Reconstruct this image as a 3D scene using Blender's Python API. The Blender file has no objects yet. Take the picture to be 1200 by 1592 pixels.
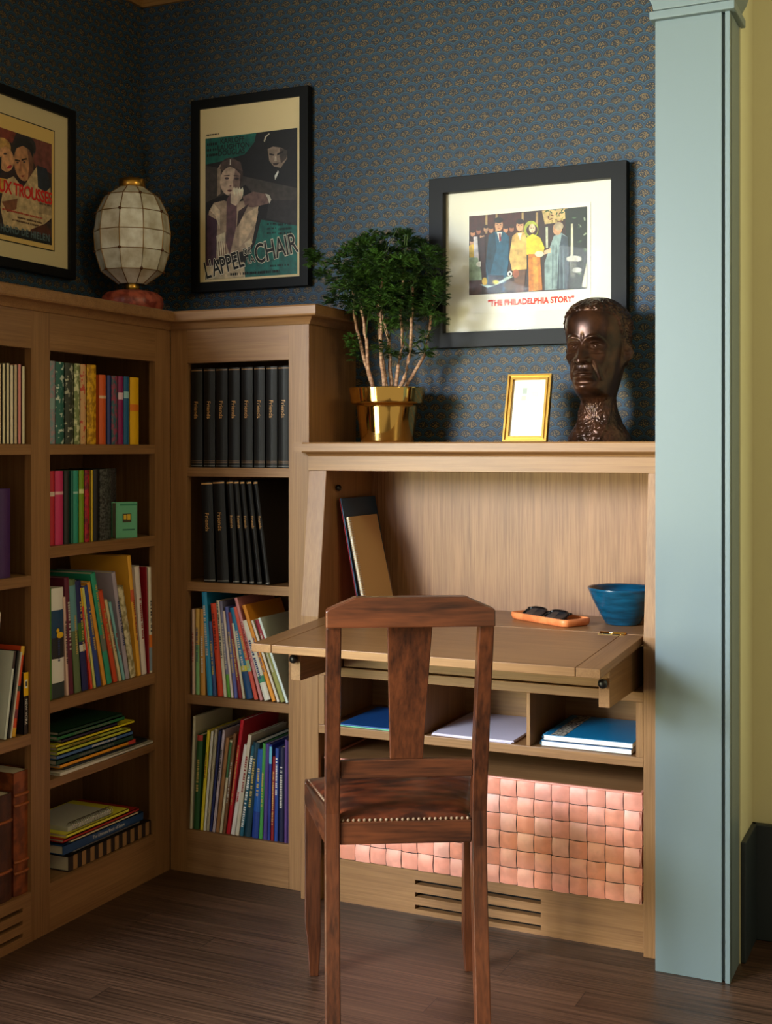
import bpy, bmesh, math, random
from mathutils import Vector, Matrix, noise

PI = math.pi
scene = bpy.context.scene
COL = scene.collection

# ------------------------------------------------------------------ camera
cam_d = bpy.data.cameras.new('camera')
cam = bpy.data.objects.new('camera', cam_d)
COL.objects.link(cam)
cam.location = (2.388, -3.30, 1.20)
cam.rotation_euler = (PI / 2, 0, math.radians(24.97))
cam_d.sensor_fit = 'HORIZONTAL'
cam_d.sensor_width = 36.0
cam_d.lens = 58.95
cam_d.shift_y = -98.0 / 1200.0
cam_d.clip_start = 0.05
scene.camera = cam

# ------------------------------------------------------------------ world, window light, exposure
world = bpy.data.worlds.new('world')
scene.world = world
world.use_nodes = True
wb = world.node_tree.nodes['Background']
wb.inputs[0].default_value = (1.0, 0.80, 0.48, 1)
wb.inputs[1].default_value = 0.40

def area(name, loc, target, sx, sy, power, col, spread=180):
    d = bpy.data.lights.new(name, 'AREA')
    d.shape = 'RECTANGLE'; d.size = sx; d.size_y = sy
    d.energy = power; d.color = col; d.spread = math.radians(spread)
    o = bpy.data.objects.new(name, d)
    COL.objects.link(o)
    o.location = loc
    o.rotation_euler = (Vector(target) - Vector(loc)).to_track_quat('-Z', 'Y').to_euler()
    return o
# daylight through the window in the left wall: sky from above, foliage and ground from below
area('window_sky_light', (-0.80, -3.75, 2.00), (1.6, -1.9, 0.75), 2.8, 1.05, 470, (0.82, 0.91, 1.0), 130)
area('window_garden_light', (-0.80, -3.75, 0.75), (1.6, -1.9, 2.2), 2.8, 1.4, 200, (1.0, 0.94, 0.50), 120)

# unseen warm fill beyond the pillar, added to brighten hall and left wall
hl = bpy.data.lights.new('hall_fill_light', 'POINT'); hl.energy = 34.0; hl.color = (1.0, 0.86, 0.52); hl.shadow_soft_size = 0.22
hlo = bpy.data.objects.new('hall_fill_light', hl); COL.objects.link(hlo); hlo.location = (3.35, -1.50, 2.35)

vs = scene.view_settings
scene.display_settings.display_device = 'sRGB'
vs.view_transform = 'Standard'
vs.look = 'None'
vs.exposure = 0.0
vs.gamma = 1.0
vs.use_curve_mapping = False

# ------------------------------------------------------------------ materials
def lin(c, k=1.0):
    out = []
    for v in c[:3]:
        v = v / 255.0
        v = v / 12.92 if v <= 0.04045 else ((v + 0.055) / 1.055) ** 2.4
        out.append(min(0.92, v * k))
    return (*out, 1)

_M = {}
def mat(rgb, rough=0.55, metal=0.0, k=1.0, spec=0.5, coat=0.0, bump=None):
    key = (tuple(rgb), rough, metal, k, spec, coat, bump)
    if key in _M: return _M[key]
    m = bpy.data.materials.new('paint_%d_%d_%d' % tuple(rgb[:3]))
    m.use_nodes = True
    nt = m.node_tree; b = nt.nodes['Principled BSDF']
    b.inputs['Base Color'].default_value = lin(rgb, k)
    b.inputs['Roughness'].default_value = rough
    b.inputs['Metallic'].default_value = metal
    b.inputs['Specular IOR Level'].default_value = spec
    b.inputs['Coat Weight'].default_value = coat
    if bump:
        tc = nt.nodes.new('ShaderNodeTexCoord')
        n = nt.nodes.new('ShaderNodeTexNoise'); n.inputs['Scale'].default_value = bump[0]; n.inputs['Detail'].default_value = 4
        bp = nt.nodes.new('ShaderNodeBump'); bp.inputs['Strength'].default_value = bump[1]; bp.inputs['Distance'].default_value = 0.003
        nt.links.new(tc.outputs['Object'], n.inputs['Vector'])
        nt.links.new(n.outputs['Fac'], bp.inputs['Height'])
        nt.links.new(bp.outputs['Normal'], b.inputs['Normal'])
    _M[key] = m
    return m

class NG:
    """small helper to write node maths"""
    def __init__(s, m):
        m.use_nodes = True
        s.nt = m.node_tree; s.b = s.nt.nodes['Principled BSDF']
    def new(s, t, **kw):
        n = s.nt.nodes.new(t)
        for k, v in kw.items(): setattr(n, k, v)
        return n
    def link(s, a, b): s.nt.links.new(a, b)
    def math(s, op, a, b=None, c=None):
        n = s.new('ShaderNodeMath', operation=op)
        for i, v in enumerate((a, b, c)):
            if v is None: continue
            if isinstance(v, (int, float)): n.inputs[i].default_value = v
            else: s.link(v, n.inputs[i])
        return n.outputs[0]
    def ramp(s, fac, stops, interp='LINEAR'):
        n = s.new('ShaderNodeValToRGB'); n.color_ramp.interpolation = interp
        e = n.color_ramp.elements
        while len(e) > 1: e.remove(e[-1])
        e[0].position = stops[0][0]; e[0].color = stops[0][1]
        for p, c in stops[1:]:
            x = e.new(p); x.color = c
        s.link(fac, n.inputs[0])
        return n.outputs[0]
    def mix(s, f, a, b, mode='MIX'):
        n = s.new('ShaderNodeMix', data_type='RGBA', blend_type=mode)
        for i, v in ((0, f), (6, a), (7, b)):
            if isinstance(v, (int, float)): n.inputs[i].default_value = v
            elif isinstance(v, tuple): n.inputs[i].default_value = v
            else: s.link(v, n.inputs[i])
        return n.outputs[2]

def wood(name, dark, light, axis, fine=260.0, long_=5.0, rough=0.42, coat=0.0, contrast=1.0, band=0.5, bump=0.12, spec=0.5):
    m = bpy.data.materials.new(name); g = NG(m)
    tc = g.new('ShaderNodeTexCoord')
    def stretched(fa, fl, det, rough_=0.6, dist=0.0):
        mp = g.new('ShaderNodeMapping')
        sc = [fa, fa, fa]; sc['xyz'.index(axis)] = fl
        mp.inputs['Scale'].default_value = sc
        g.link(tc.outputs['Object'], mp.inputs['Vector'])
        n = g.new('ShaderNodeTexNoise'); n.inputs['Scale'].default_value = 1; n.inputs['Detail'].default_value = det
        n.inputs['Roughness'].default_value = rough_; n.inputs['Distortion'].default_value = dist
        g.link(mp.outputs[0], n.inputs['Vector'])
        return n.outputs['Fac']
    a = stretched(fine, long_, 3)
    b = stretched(fine * 0.12, long_ * 0.35, 4, 0.6, 0.6)
    s = g.math('ADD', g.math('MULTIPLY', a, 1 - band), g.math('MULTIPLY', b, band))
    lo, hi = 0.5 - 0.16 / contrast, 0.5 + 0.16 / contrast
    c = g.ramp(s, [(lo, lin(dark)), (hi, lin(light))])
    g.link(c, g.b.inputs['Base Color'])
    g.b.inputs['Roughness'].default_value = rough
    g.b.inputs['Coat Weight'].default_value = coat
    g.b.inputs['Coat Roughness'].default_value = 0.25
    g.b.inputs['Specular IOR Level'].default_value = spec
    bp = g.new('ShaderNodeBump'); bp.inputs['Strength'].default_value = bump; bp.inputs['Distance'].default_value = 0.001
    g.link(a, bp.inputs['Height']); g.link(bp.outputs[0], g.b.inputs['Normal'])
    return m

OAKD, OAKL = (120, 84, 51), (154, 113, 73)
OX = wood('oak_grain_x', OAKD, OAKL, 'x', rough=0.42, coat=0.05, spec=0.4)
OY = wood('oak_grain_y', OAKD, OAKL, 'y', rough=0.42, coat=0.05, spec=0.4)
OZ = wood('oak_grain_z', OAKD, OAKL, 'z', rough=0.42, coat=0.05, spec=0.4)
OBACK = wood('oak_veneer', (124, 84, 54), (162, 116, 79), 'z', fine=340, long_=7, rough=0.45, contrast=1.3, band=0.35)
CH_D, CH_L = (36, 16, 9), (98, 51, 27)
CHZ = wood('chair_wood_z', CH_D, CH_L, 'z', fine=150, long_=9, rough=0.33, coat=0.3, contrast=1.1, band=0.6, bump=0.3)
CHX = wood('chair_wood_x', CH_D, CH_L, 'x', fine=150, long_=9, rough=0.33, coat=0.3, contrast=1.1, band=0.6, bump=0.3)
CHY = wood('chair_wood_y', CH_D, CH_L, 'y', fine=150, long_=9, rough=0.33, coat=0.3, contrast=1.1, band=0.6, bump=0.3)
DARK = mat((12, 9, 8), 0.7)
BLACK = mat((16, 15, 17), 0.35)
BRASS = mat((232, 192, 112), 0.07, 1.0)
BRASS_SOFT = mat((200, 150, 70), 0.28, 1.0)
PAGES = mat((214, 204, 182), 0.8)
WHITE = mat((235, 232, 224), 0.6)

def wallpaper(name, axis):
    m = bpy.data.materials.new(name); g = NG(m)
    geo = g.new('ShaderNodeNewGeometry')
    sp = g.new('ShaderNodeSeparateXYZ'); g.link(geo.outputs['Position'], sp.inputs[0])
    x = sp.outputs[0 if axis == 'x' else 1]; z = sp.outputs[2]
    w, s, R = 0.0372, 0.02525, 0.0262
    row = g.math('FLOOR', g.math('DIVIDE', z, s))
    def dist(r):
        par = g.math('FLOORED_MODULO', r, 2.0)
        xs = g.math('SUBTRACT', x, g.math('MULTIPLY', par, w / 2))
        fx = g.math('SUBTRACT', g.math('FRACT', g.math('ADD', g.math('DIVIDE', xs, w), 0.5)), 0.5)
        dx = g.math('MULTIPLY', fx, w)
        dz = g.math('SUBTRACT', z, g.math('MULTIPLY', r, s))
        return g.math('SQRT', g.math('ADD', g.math('MULTIPLY', dx, dx), g.math('MULTIPLY', dz, dz)))
    d0 = dist(row); d1 = dist(g.math('ADD', row, 1.0))
    own = g.math('LESS_THAN', d0, R)
    D = g.math('ADD', g.math('MULTIPLY', own, d0), g.math('MULTIPLY', g.math('SUBTRACT', 1.0, own), d1))
    f = g.math('DIVIDE', D, R)
    navy = lin((22, 28, 37)); blue = lin((30, 62, 90)); teal = lin((38, 76, 98)); deep = lin((19, 26, 35))
    gold = lin((128, 102, 60))
    bands = g.ramp(f, [(0.0, navy), (0.57, navy), (0.62, blue), (0.76, deep), (0.81, teal), (0.95, deep)], 'CONSTANT')
    v = g.new('ShaderNodeTexVoronoi'); v.inputs['Scale'].default_value = 360; v.feature = 'F1'
    g.link(geo.outputs['Position'], v.inputs['Vector'])
    dot = g.math('LESS_THAN', v.outputs['Distance'], 0.44)
    fan = g.math('MULTIPLY', g.math('LESS_THAN', f, 0.55), dot)
    c = g.mix(fan, bands, gold)
    n = g.new('ShaderNodeTexNoise'); n.inputs['Scale'].default_value = 9; g.link(geo.outputs['Position'], n.inputs['Vector'])
    c2 = g.mix(g.math('MULTIPLY', n.outputs['Fac'], 0.2), c, lin((40, 52, 66)))
    g.link(c2, g.b.inputs['Base Color'])
    g.b.inputs['Roughness'].default_value = 0.6
    return m

def floor_material():
    m = bpy.data.materials.new('stained_oak_floor'); g = NG(m)
    geo = g.new('ShaderNodeNewGeometry')
    sp = g.new('ShaderNodeSeparateXYZ'); g.link(geo.outputs['Position'], sp.inputs[0])
    pw = 0.083
    ry = g.math('DIVIDE', sp.outputs[1], pw)
    row = g.math('FLOOR', ry); fy = g.math('FRACT', ry)
    wn = g.new('ShaderNodeTexWhiteNoise', noise_dimensions='1D'); g.link(row, wn.inputs['W'])
    xs = g.math('ADD', g.math('DIVIDE', sp.outputs[0], 1.15), g.math('MULTIPLY', wn.outputs['Value'], 7.3))
    colx = g.math('FLOOR', xs); fx = g.math('FRACT', xs)
    cb = g.new('ShaderNodeCombineXYZ'); g.link(row, cb.inputs[0]); g.link(colx, cb.inputs[1])
    wn2 = g.new('ShaderNodeTexWhiteNoise', noise_dimensions='2D'); g.link(cb.outputs[0], wn2.inputs['Vector'])
    gap = g.math('MAXIMUM', g.math('LESS_THAN', fy, 0.022), g.math('LESS_THAN', fx, 0.0018))
    mp = g.new('ShaderNodeMapping'); mp.inputs['Scale'].default_value = (3.5, 200, 1)
    ad = g.new('ShaderNodeVectorMath', operation='ADD'); sc = g.new('ShaderNodeVectorMath', operation='SCALE')
    g.link(wn2.outputs['Color'], sc.inputs[0]); sc.inputs['Scale'].default_value = 3.0
    g.link(geo.outputs['Position'], ad.inputs[0]); g.link(sc.outputs[0], ad.inputs[1])
    g.link(ad.outputs[0], mp.inputs['Vector'])
    n = g.new('ShaderNodeTexNoise'); n.inputs['Scale'].default_value = 1; n.inputs['Detail'].default_value = 5; n.inputs['Distortion'].default_value = 0.5
    g.link(mp.outputs[0], n.inputs['Vector'])
    grain = g.ramp(n.outputs['Fac'], [(0.34, lin((42, 27, 19))), (0.66, lin((86, 61, 46)))])
    tone = g.math('ADD', 0.72, g.math('MULTIPLY', wn2.outputs['Value'], 0.5))
    hs = g.new('ShaderNodeHueSaturation'); g.link(grain, hs.inputs['Color']); g.link(tone, hs.inputs['Value'])
    c = g.mix(gap, hs.outputs[0], lin((14, 9, 6)))
    g.link(c, g.b.inputs['Base Color'])
    g.b.inputs['Roughness'].default_value = 0.38
    bp = g.new('ShaderNodeBump'); bp.inputs['Strength'].default_value = 0.25; bp.inputs['Distance'].default_value = 0.0015
    g.link(g.math('SUBTRACT', n.outputs['Fac'], gap), bp.inputs['Height']); g.link(bp.outputs[0], g.b.inputs['Normal'])
    return m

def mottled(name, c1, c2, scale, rough=0.5, lo=0.42, hi=0.58, k=1.0, metal=0.0, vor=False, bump=0.0, stretch=(1, 1, 1)):
    key = (name, tuple(c1), tuple(c2), scale, rough, k, bump)
    if key in _M: return _M[key]
    m = bpy.data.materials.new(name); g = NG(m)
    tc = g.new('ShaderNodeTexCoord')
    mp = g.new('ShaderNodeMapping'); mp.inputs['Scale'].default_value = stretch; g.link(tc.outputs['Object'], mp.inputs['Vector'])
    if vor:
        n = g.new('ShaderNodeTexVoronoi'); n.inputs['Scale'].default_value = scale; out = n.outputs['Distance']
    else:
        n = g.new('ShaderNodeTexNoise'); n.inputs['Scale'].default_value = scale; n.inputs['Detail'].default_value = 4; out = n.outputs['Fac']
    g.link(mp.outputs[0], n.inputs['Vector'])
    c = g.ramp(out, [(lo, lin(c1, k)), (hi, lin(c2, k))])
    g.link(c, g.b.inputs['Base Color'])
    g.b.inputs['Roughness'].default_value = rough; g.b.inputs['Metallic'].default_value = metal
    if bump:
        bp = g.new('ShaderNodeBump'); bp.inputs['Strength'].default_value = bump; bp.inputs['Distance'].default_value = 0.002
        g.link(out, bp.inputs['Height']); g.link(bp.outputs[0], g.b.inputs['Normal'])
    _M[key] = m
    return m

# ------------------------------------------------------------------ mesh building
class MB:
    """collects shapes (given in the coordinates of `org`) and links them as one mesh object"""
    def __init__(s): s.v = []; s.f = []; s.m = []; s.mats = []; s.sm = []
    def mi(s, m):
        if m is None: return 0
        if m not in s.mats: s.mats.append(m)
        return s.mats.index(m)
    def add(s, vs_, fs, m=None, smooth=False):
        o = len(s.v); s.v += [tuple(p) for p in vs_]; i = s.mi(m)
        for f in fs: s.f.append([o + k for k in f]); s.m.append(i); s.sm.append(smooth)
        return s
    def box(s, x0, x1, y0, y1, z0, z1, m=None):
        x0, x1 = sorted((x0, x1)); y0, y1 = sorted((y0, y1)); z0, z1 = sorted((z0, z1))
        v = [(x, y, z) for z in (z0, z1) for y in (y0, y1) for x in (x0, x1)]
        return s.add(v, [(0, 2, 3, 1), (4, 5, 7, 6), (0, 1, 5, 4), (2, 6, 7, 3), (0, 4, 6, 2), (1, 3, 7, 5)], m)
    def prism(s, pts, axis, a, b, m=None, smooth=False):
        """polygon pts in the two remaining axes (in xyz order), extruded from a to b along axis"""
        def P(p, t):
            if axis == 'x': return (t, p[0], p[1])
            if axis == 'y': return (p[0], t, p[1])
            return (p[0], p[1], t)
        n = len(pts)
        v = [P(p, a) for p in pts] + [P(p, b) for p in pts]
        f = [(i, (i + 1) % n, n + (i + 1) % n, n + i) for i in range(n)]
        s.add(v, f, m, smooth)
        s.add(v[:n], [tuple(range(n))[::-1]], m); s.add(v[n:], [tuple(range(n))], m)
        return s
    def lathe(s, prof, c=(0, 0, 0), seg=40, m=None, smooth=True, squash=None, phase=0.0):
        v = []; f = []
        n = len(prof)
        for i in range(seg):
            a = 2 * PI * i / seg + phase
            for r, z in prof:
                rr = r if squash is None else r * squash(a, z)
                v.append((c[0] + rr * math.cos(a), c[1] + rr * math.sin(a), c[2] + z))
        for i in range(seg):
            j = (i + 1) % seg
            for k in range(n - 1):
                f.append((i * n + k, j * n + k, j * n + k + 1, i * n + k + 1))
        return s.add(v, f, m, smooth)
    def tube(s, pts, rad, seg=8, m=None, smooth=True, closed=False):
        pts = [Vector(p) for p in pts]; n = len(pts)
        rads = rad if isinstance(rad, (list, tuple)) else [rad] * n
        v = []; f = []
        up = Vector((0, 0, 1))
        for i, p in enumerate(pts):
            if closed: t = pts[(i + 1) % n] - pts[i - 1]
            else: t = pts[min(i + 1, n - 1)] - pts[max(i - 1, 0)]
            t.normalize()
            a = t.cross(up)
            if a.length < 0.2: a = t.cross(Vector((1, 0, 0)))
            a.normalize(); b = t.cross(a)
            for k in range(seg):
                q = 2 * PI * k / seg
                v.append(p + (a * math.cos(q) + b * math.sin(q)) * rads[i])
        for i in range(n if closed else n - 1):
            j = (i + 1) % n
            for k in range(seg):
                l = (k + 1) % seg
                f.append((i * seg + k, i * seg + l, j * seg + l, j * seg + k))
        if not closed:
            f.append(tuple(range(seg))[::-1]); f.append(tuple((n - 1) * seg + k for k in range(seg)))
        return s.add(v, f, m, smooth)
    def ball(s, c, r, m=None, seg=12, rings=8, sc=(1, 1, 1)):
        v = []; f = []
        for i in range(rings + 1):
            t = PI * i / rings
            for k in range(seg):
                a = 2 * PI * k / seg
                v.append((c[0] + sc[0] * r * math.sin(t) * math.cos(a), c[1] + sc[1] * r * math.sin(t) * math.sin(a), c[2] + sc[2] * r * math.cos(t)))
        for i in range(rings):
            for k in range(seg):
                l = (k + 1) % seg
                f.append((i * seg + k, (i + 1) * seg + k, (i + 1) * seg + l, i * seg + l))
        return s.add(v, f, m, True)
    def grid(s, fn, nu, nv, m=None, smooth=True):
        v = [fn(i / nu, j / nv) for i in range(nu + 1) for j in range(nv + 1)]
        f = [(i * (nv + 1) + j, (i + 1) * (nv + 1) + j, (i + 1) * (nv + 1) + j + 1, i * (nv + 1) + j + 1) for i in range(nu) for j in range(nv)]
        return s.add(v, f, m, smooth)
    def build(s, name, m=None, parent=None, org=None, bevel=0.0, seg=2, fix=True):
        me = bpy.data.meshes.new(name)
        o_ = Vector(org) if org is not None else (Vector(parent['_o']) if parent is not None and '_o' in parent else Vector((0, 0, 0)))
        me.from_pydata([tuple(Vector(p) - o_) for p in s.v], [], s.f)
        if s.mats:
            for mm in s.mats: me.materials.append(mm)
            me.polygons.foreach_set('material_index', s.m)
        elif m is not None: me.materials.append(m)
        me.polygons.foreach_set('use_smooth', s.sm)
        if fix:
            bm = bmesh.new(); bm.from_mesh(me)
            bmesh.ops.remove_doubles(bm, verts=bm.verts, dist=1e-6)
            bmesh.ops.recalc_face_normals(bm, faces=bm.faces)
            bm.to_mesh(me); bm.free()
        me.update()
        o = bpy.data.objects.new(name, me); COL.objects.link(o)
        if parent is not None: o.parent = parent
        if bevel:
            b = o.modifiers.new('bevel', 'BEVEL'); b.width = bevel; b.segments = seg; b.limit_method = 'ANGLE'; b.angle_limit = math.radians(40)
        return o

def tag(o, label, cat, group=None):
    o['label'] = label; o['category'] = cat
    if group: o['group'] = group
    return o
def thing(name, label, cat, loc=(0, 0, 0), group=None, local=False, rotz=0):
    """an Empty at the base of the thing; parts are given in world coordinates unless local"""
    o = bpy.data.objects.new(name, None); COL.objects.link(o)
    o.empty_display_size = 0.05
    o.location = loc; o.rotation_euler = (0, 0, rotz)
    o['_o'] = (0.0, 0.0, 0.0) if local else tuple(float(c) for c in loc)
    return tag(o, label, cat, group)
def struct(o): o['kind'] = 'structure'; return o

_TXT = {}
def text_mesh(txt, size, bold=0.0, extrude=0.0, align='CENTER', shear=0.0, space=1.0):
    key = (txt, size, bold, extrude, align, shear, space)
    if key in _TXT: return _TXT[key]
    c = bpy.data.curves.new('lettering', 'FONT')
    c.body = txt; c.size = size; c.align_x = align; c.align_y = 'CENTER'
    c.offset = bold; c.extrude = extrude; c.shear = shear; c.space_character = space; c.resolution_u = 3
    o = bpy.data.objects.new('lettering', c); COL.objects.link(o)
    dg = bpy.context.evaluated_depsgraph_get()
    me = bpy.data.meshes.new_from_object(o.evaluated_get(dg))
    me.name = 'lettering'
    bpy.data.objects.remove(o); bpy.data.curves.remove(c)
    _TXT[key] = me
    return me
def lettering(name, txt, size, m, matrix, parent, sx=1.0, **kw):
    me = text_mesh(txt, size, **kw).copy()
    if sx != 1.0: me.transform(Matrix.Diagonal((sx, 1, 1, 1)))
    me.materials.clear(); me.materials.append(m)
    me.transform(matrix)
    if '_o' in parent: me.transform(Matrix.Translation(-Vector(parent['_o'])))
    o = bpy.data.objects.new(name, me); COL.objects.link(o); o.parent = parent
    return o
def marks(name, n, length, h, m, matrix, parent, seed=1):
    rnd = random.Random(seed); mb = MB(); x = -length / 2
    while x < length / 2:
        w = rnd.uniform(0.3, 0.8) * h
        mb.add([(x, -h / 2, 0), (x + w, -h / 2, 0), (x + w, h / 2 * rnd.uniform(0.6, 1), 0), (x, h / 2, 0)], [(0, 1, 2, 3)])
        x += w + h * (0.25 if rnd.random() < 0.82 else 0.9)
    o = mb.build(name, m, parent, org=(0, 0, 0), fix=False)
    o.data.transform(matrix)
    if '_o' in parent: o.data.transform(Matrix.Translation(-Vector(parent['_o'])))
    return o
def frame_mat(origin, X, Y):
    X = Vector(X).normalized(); Y = Vector(Y).normalized(); Z = X.cross(Y)
    M = Matrix((X, Y, Z)).transposed().to_4x4(); M.translation = Vector(origin)
    return M

# ================================================================== the setting
struct(MB().box(-0.4, 4.2, -5.2, 0.9, -0.05, 0.0).build('floor', floor_material()))
struct(MB().box(-0.4, 4.2, -5.2, 0.9, 2.625, 2.68).build('ceiling', mat((120, 110, 88), 0.9)))
struct(MB().box(-0.12, 1.8, 0.0, 0.12, 0, 2.625).build('wall_back', wallpaper('wallpaper_back', 'x')))
WY0, WY1, WZ0, WZ1 = -4.35, -2.20, 0.20, 2.24
wl = MB()
wl.box(-0.12, 0, WY1, 0.12, 0, 2.625); wl.box(-0.12, 0, -5.2, WY0, 0, 2.625)
wl.box(-0.12, 0, WY0, WY1, 0, WZ0); wl.box(-0.12, 0, WY0, WY1, WZ1, 2.625)
struct(wl.build('wall_left', wallpaper('wallpaper_left', 'y')))
wf = MB()
for a, b in ((WY0, WY0 + 0.05), (WY1 - 0.05, WY1), ((WY0 + WY1) / 2 - 0.02, (WY0 + WY1) / 2 + 0.02)): wf.box(-0.10, -0.05, a, b, WZ0, WZ1)
wf.box(-0.10, -0.05, WY0, WY1, WZ0, WZ0 + 0.05); wf.box(-0.10, -0.05, WY0, WY1, WZ1 - 0.05, WZ1)
win = struct(wf.build('window_1', mat((150, 170, 165), 0.4)))
MB().box(-0.12, 0.05, WY0 - 0.05, WY1 + 0.05, WZ0 - 0.03, WZ0).build('window_sill', mat((150, 170, 165), 0.4), win)

HALL = mat((204, 200, 162), 0.75)
hw = MB(); hw.box(1.893, 4.2, -0.10, 0.0, 0, 2.625)
struct(hw.build('wall_hall', HALL))
hr = MB(); hr.box(1.735, 1.893, -0.2805, -0.10, 0, 2.625)
struct(hr.build('wall_return', HALL))
BASE_B = mat((34, 44, 50), 0.5)
struct(MB().box(1.893, 4.2, -0.118, -0.10, 0, 0.283).box(1.893, 1.905, -0.278, -0.10, 0, 0.283).build('baseboard_hall', BASE_B, bevel=0.003))

# painted pillar at the end of the desk
COLM = mat((104, 119, 123), 0.42, bump=(300, 0.03))
pil = MB()
pil.box(1.7225, 1.873, -0.406, -0.385, 0, 2.183)
pil.box(1.880, 1.891, -0.406, -0.385, 0, 2.183)
pil.box(1.7225, 1.891, -0.3935, -0.2815, 0, 2.183)
pillar = struct(pil.build('trim_1', COLM, bevel=0.0015))
cp = MB()
cp.box(1.712, 1.903, -0.420, -0.268, 2.183, 2.202)
cp.build('cap_band', COLM, pillar, bevel=0.002)
cp = MB()
cp.prism([(1.722, 2.202), (1.891, 2.202), (1.893, 2.215), (1.905, 2.235), (1.913, 2.26), (1.913, 2.62), (1.700, 2.62), (1.700, 2.26), (1.708, 2.235), (1.720, 2.215)], 'y', -0.425, -0.265)
cp.build('cap_flare', COLM, pillar, bevel=0.002)
# picture moulding under the ceiling
CROWN = wood('crown_wood', (120, 84, 44), (158, 118, 66), 'x')
def crown(pts_axis):
    return [(0, 2.592), (0.012, 2.592), (0.016, 2.600), (0.016, 2.612), (0.028, 2.618), (0.028, 2.6249), (0, 2.6249)]
struct(MB().prism([(-a, b) for a, b in crown(0)], 'x', 0.0, 1.715).build('trim_2', CROWN))
struct(MB().prism([(a, b) for a, b in crown(0)], 'y', -5.1, -0.0).build('trim_3', CROWN))

# ================================================================== bookcases
def bevbox(name, m, parent, *b, bevel=0.0015):
    mb = MB(); mb.box(*b)
    return mb.build(name, m, parent, bevel=bevel)

# ---- back bookcase: face at y=-0.289, x 0.306..0.756
BF = -0.289
bb = thing('bookcase', 'narrow oak bookcase on back wall beside the desk, black volumes on top', 'bookcase', (0.53, -0.15, 0))
f = MB()
f.box(0.3075, 0.364, BF, BF + 0.02, 0, 1.545, OZ); f.box(0.694, 0.756, BF, BF + 0.02, 0, 1.545, OZ)
f.box(0.364, 0.694, BF, BF + 0.02, 1.443, 1.545, OX); f.box(0.364, 0.694, BF, BF + 0.02, 0, 0.121, OX)
f.build('face_frame', None, bb, bevel=0.0008)
bevbox('side_panel', OZ, bb, 0.736, 0.756, BF + 0.02, -0.002, 0, 1.545)
bevbox('side_panel', OZ, bb, 0.3075, 0.330, BF + 0.02, -0.002, 0, 1.545)
bevbox('back_panel', OZ, bb, 0.330, 0.736, -0.014, -0.002, 0.10, 1.545)
bevbox('bottom_board', OX, bb, 0.330, 0.736, BF + 0.02, -0.014, 0.10, 0.121)
BS = [1.148, 0.824, 0.504]
for z in BS: bevbox('shelf', OX, bb, 0.3305, 0.7355, BF + 0.001, -0.0145, z - 0.026, z)

# ---- left bookcase: face at x=0.306, y -1.40..-0.289
LF = 0.306
lb = thing('bookcase', 'oak bookcase along left wall, two bays of colourful books', 'bookcase', (0.153, -0.85, 0))
f = MB()
for a, b in ((-1.40, -1.32), (-0.875, -0.806), (-0.362, -0.2895)): f.box(LF - 0.02, LF, a, b, 0, 1.545, OZ)
for a, b in ((-1.32, -0.875), (-0.806, -0.362)):
    f.box(LF - 0.02, LF, a, b, 1.445, 1.545, OY)
f.box(LF - 0.02, LF, -0.806, -0.362, 0, 0.121, OY)
# vent slots in the kick board of the left bay
zz = [0.0, 0.022, 0.032, 0.052, 0.062, 0.083, 0.093, 0.121]
for i in range(0, 7):
    if i % 2 == 0: f.box(LF - 0.02, LF, -1.32, -0.875, zz[i], zz[i + 1], OY)
    else:
        f.box(LF - 0.02, LF, -1.32, -1.28, zz[i], zz[i + 1], OY); f.box(LF - 0.02, LF, -0.905, -0.875, zz[i], zz[i + 1], OY)
f.build('face_frame', None, lb)
for a, b in ((-1.40, -1.38), (-0.851, -0.830), (-0.310, -0.2895)): bevbox('side_panel', OZ, lb, 0.002, LF - 0.02, a, b, 0.0, 1.545)
bevbox('back_panel', OZ, lb, 0.002, 0.014, -1.38, -0.310, 0.10, 1.545)
bevbox('bottom_board', OY, lb, 0.014, LF - 0.02, -1.38, -0.310, 0.10, 0.121)
bevbox('vent_backing', DARK, lb, LF - 0.04, LF - 0.03, -1.34, -0.86, 0.0, 0.099)
LSR = [(1.212, 0.026), (0.957, 0.029), (0.572, 0.030), (0.376, 0.022)]
LSL = [(1.212, 0.026), (0.892, 0.026), (0.507, 0.028)]
for z, t in LSR: bevbox('shelf', OY, lb, 0.0145, LF - 0.001, -0.8295, -0.3105, z - t, z)
for z, t in LSL: bevbox('shelf', OY, lb, 0.0145, LF - 0.001, -1.3795, -0.8515, z - t, z)

# ---- cornice: runs over both bookcases
def cornice_profile():      # (distance out from face, z)
    return [(0.0, 1.538), (0.006, 1.538), (0.010, 1.546), (0.018, 1.556), (0.026, 1.558), (0.040, 1.558), (0.042, 1.562), (0.042, 1.583), (0.038, 1.5875), (0.0, 1.5875)]
cb = MB()
prof = cornice_profile()
# mitred sweep: left run end -> inner corner -> right end -> return to wall
def sweep(path_fn):
    v = []; n = len(prof)
    stations = path_fn
    for st in stations:
        for d, z in prof: v.append(st(d, z))
    fcs = []
    for i in range(len(stations) - 1):
        for k in range(n):
            l = (k + 1) % n
            fcs.append((i * n + k, i * n + l, (i + 1) * n + l, (i + 1) * n + k))
    return v, fcs
v_, f_ = sweep([lambda d, z: (LF + d, -1.40, z), lambda d, z: (LF + d, BF - d, z), lambda d, z: (0.756 + d, BF - d, z), lambda d, z: (0.756 + d, -0.002, z)])
cb.add(v_, f_, OX)
cb.add([v_[k] for k in range(len(prof))], [tuple(range(len(prof)))], OX)
cb.box(0.002, LF, -1.40, -0.002, 1.546, 1.5875, OY); cb.box(LF, 0.756, BF, -0.002, 1.546, 1.5875, OX)
co = thing('display_ledge', 'moulded oak top running around the corner over both bookcases', 'shelf', (0.3, -0.28, 1.5455))
cb.build('moulded_board', None, co)

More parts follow.
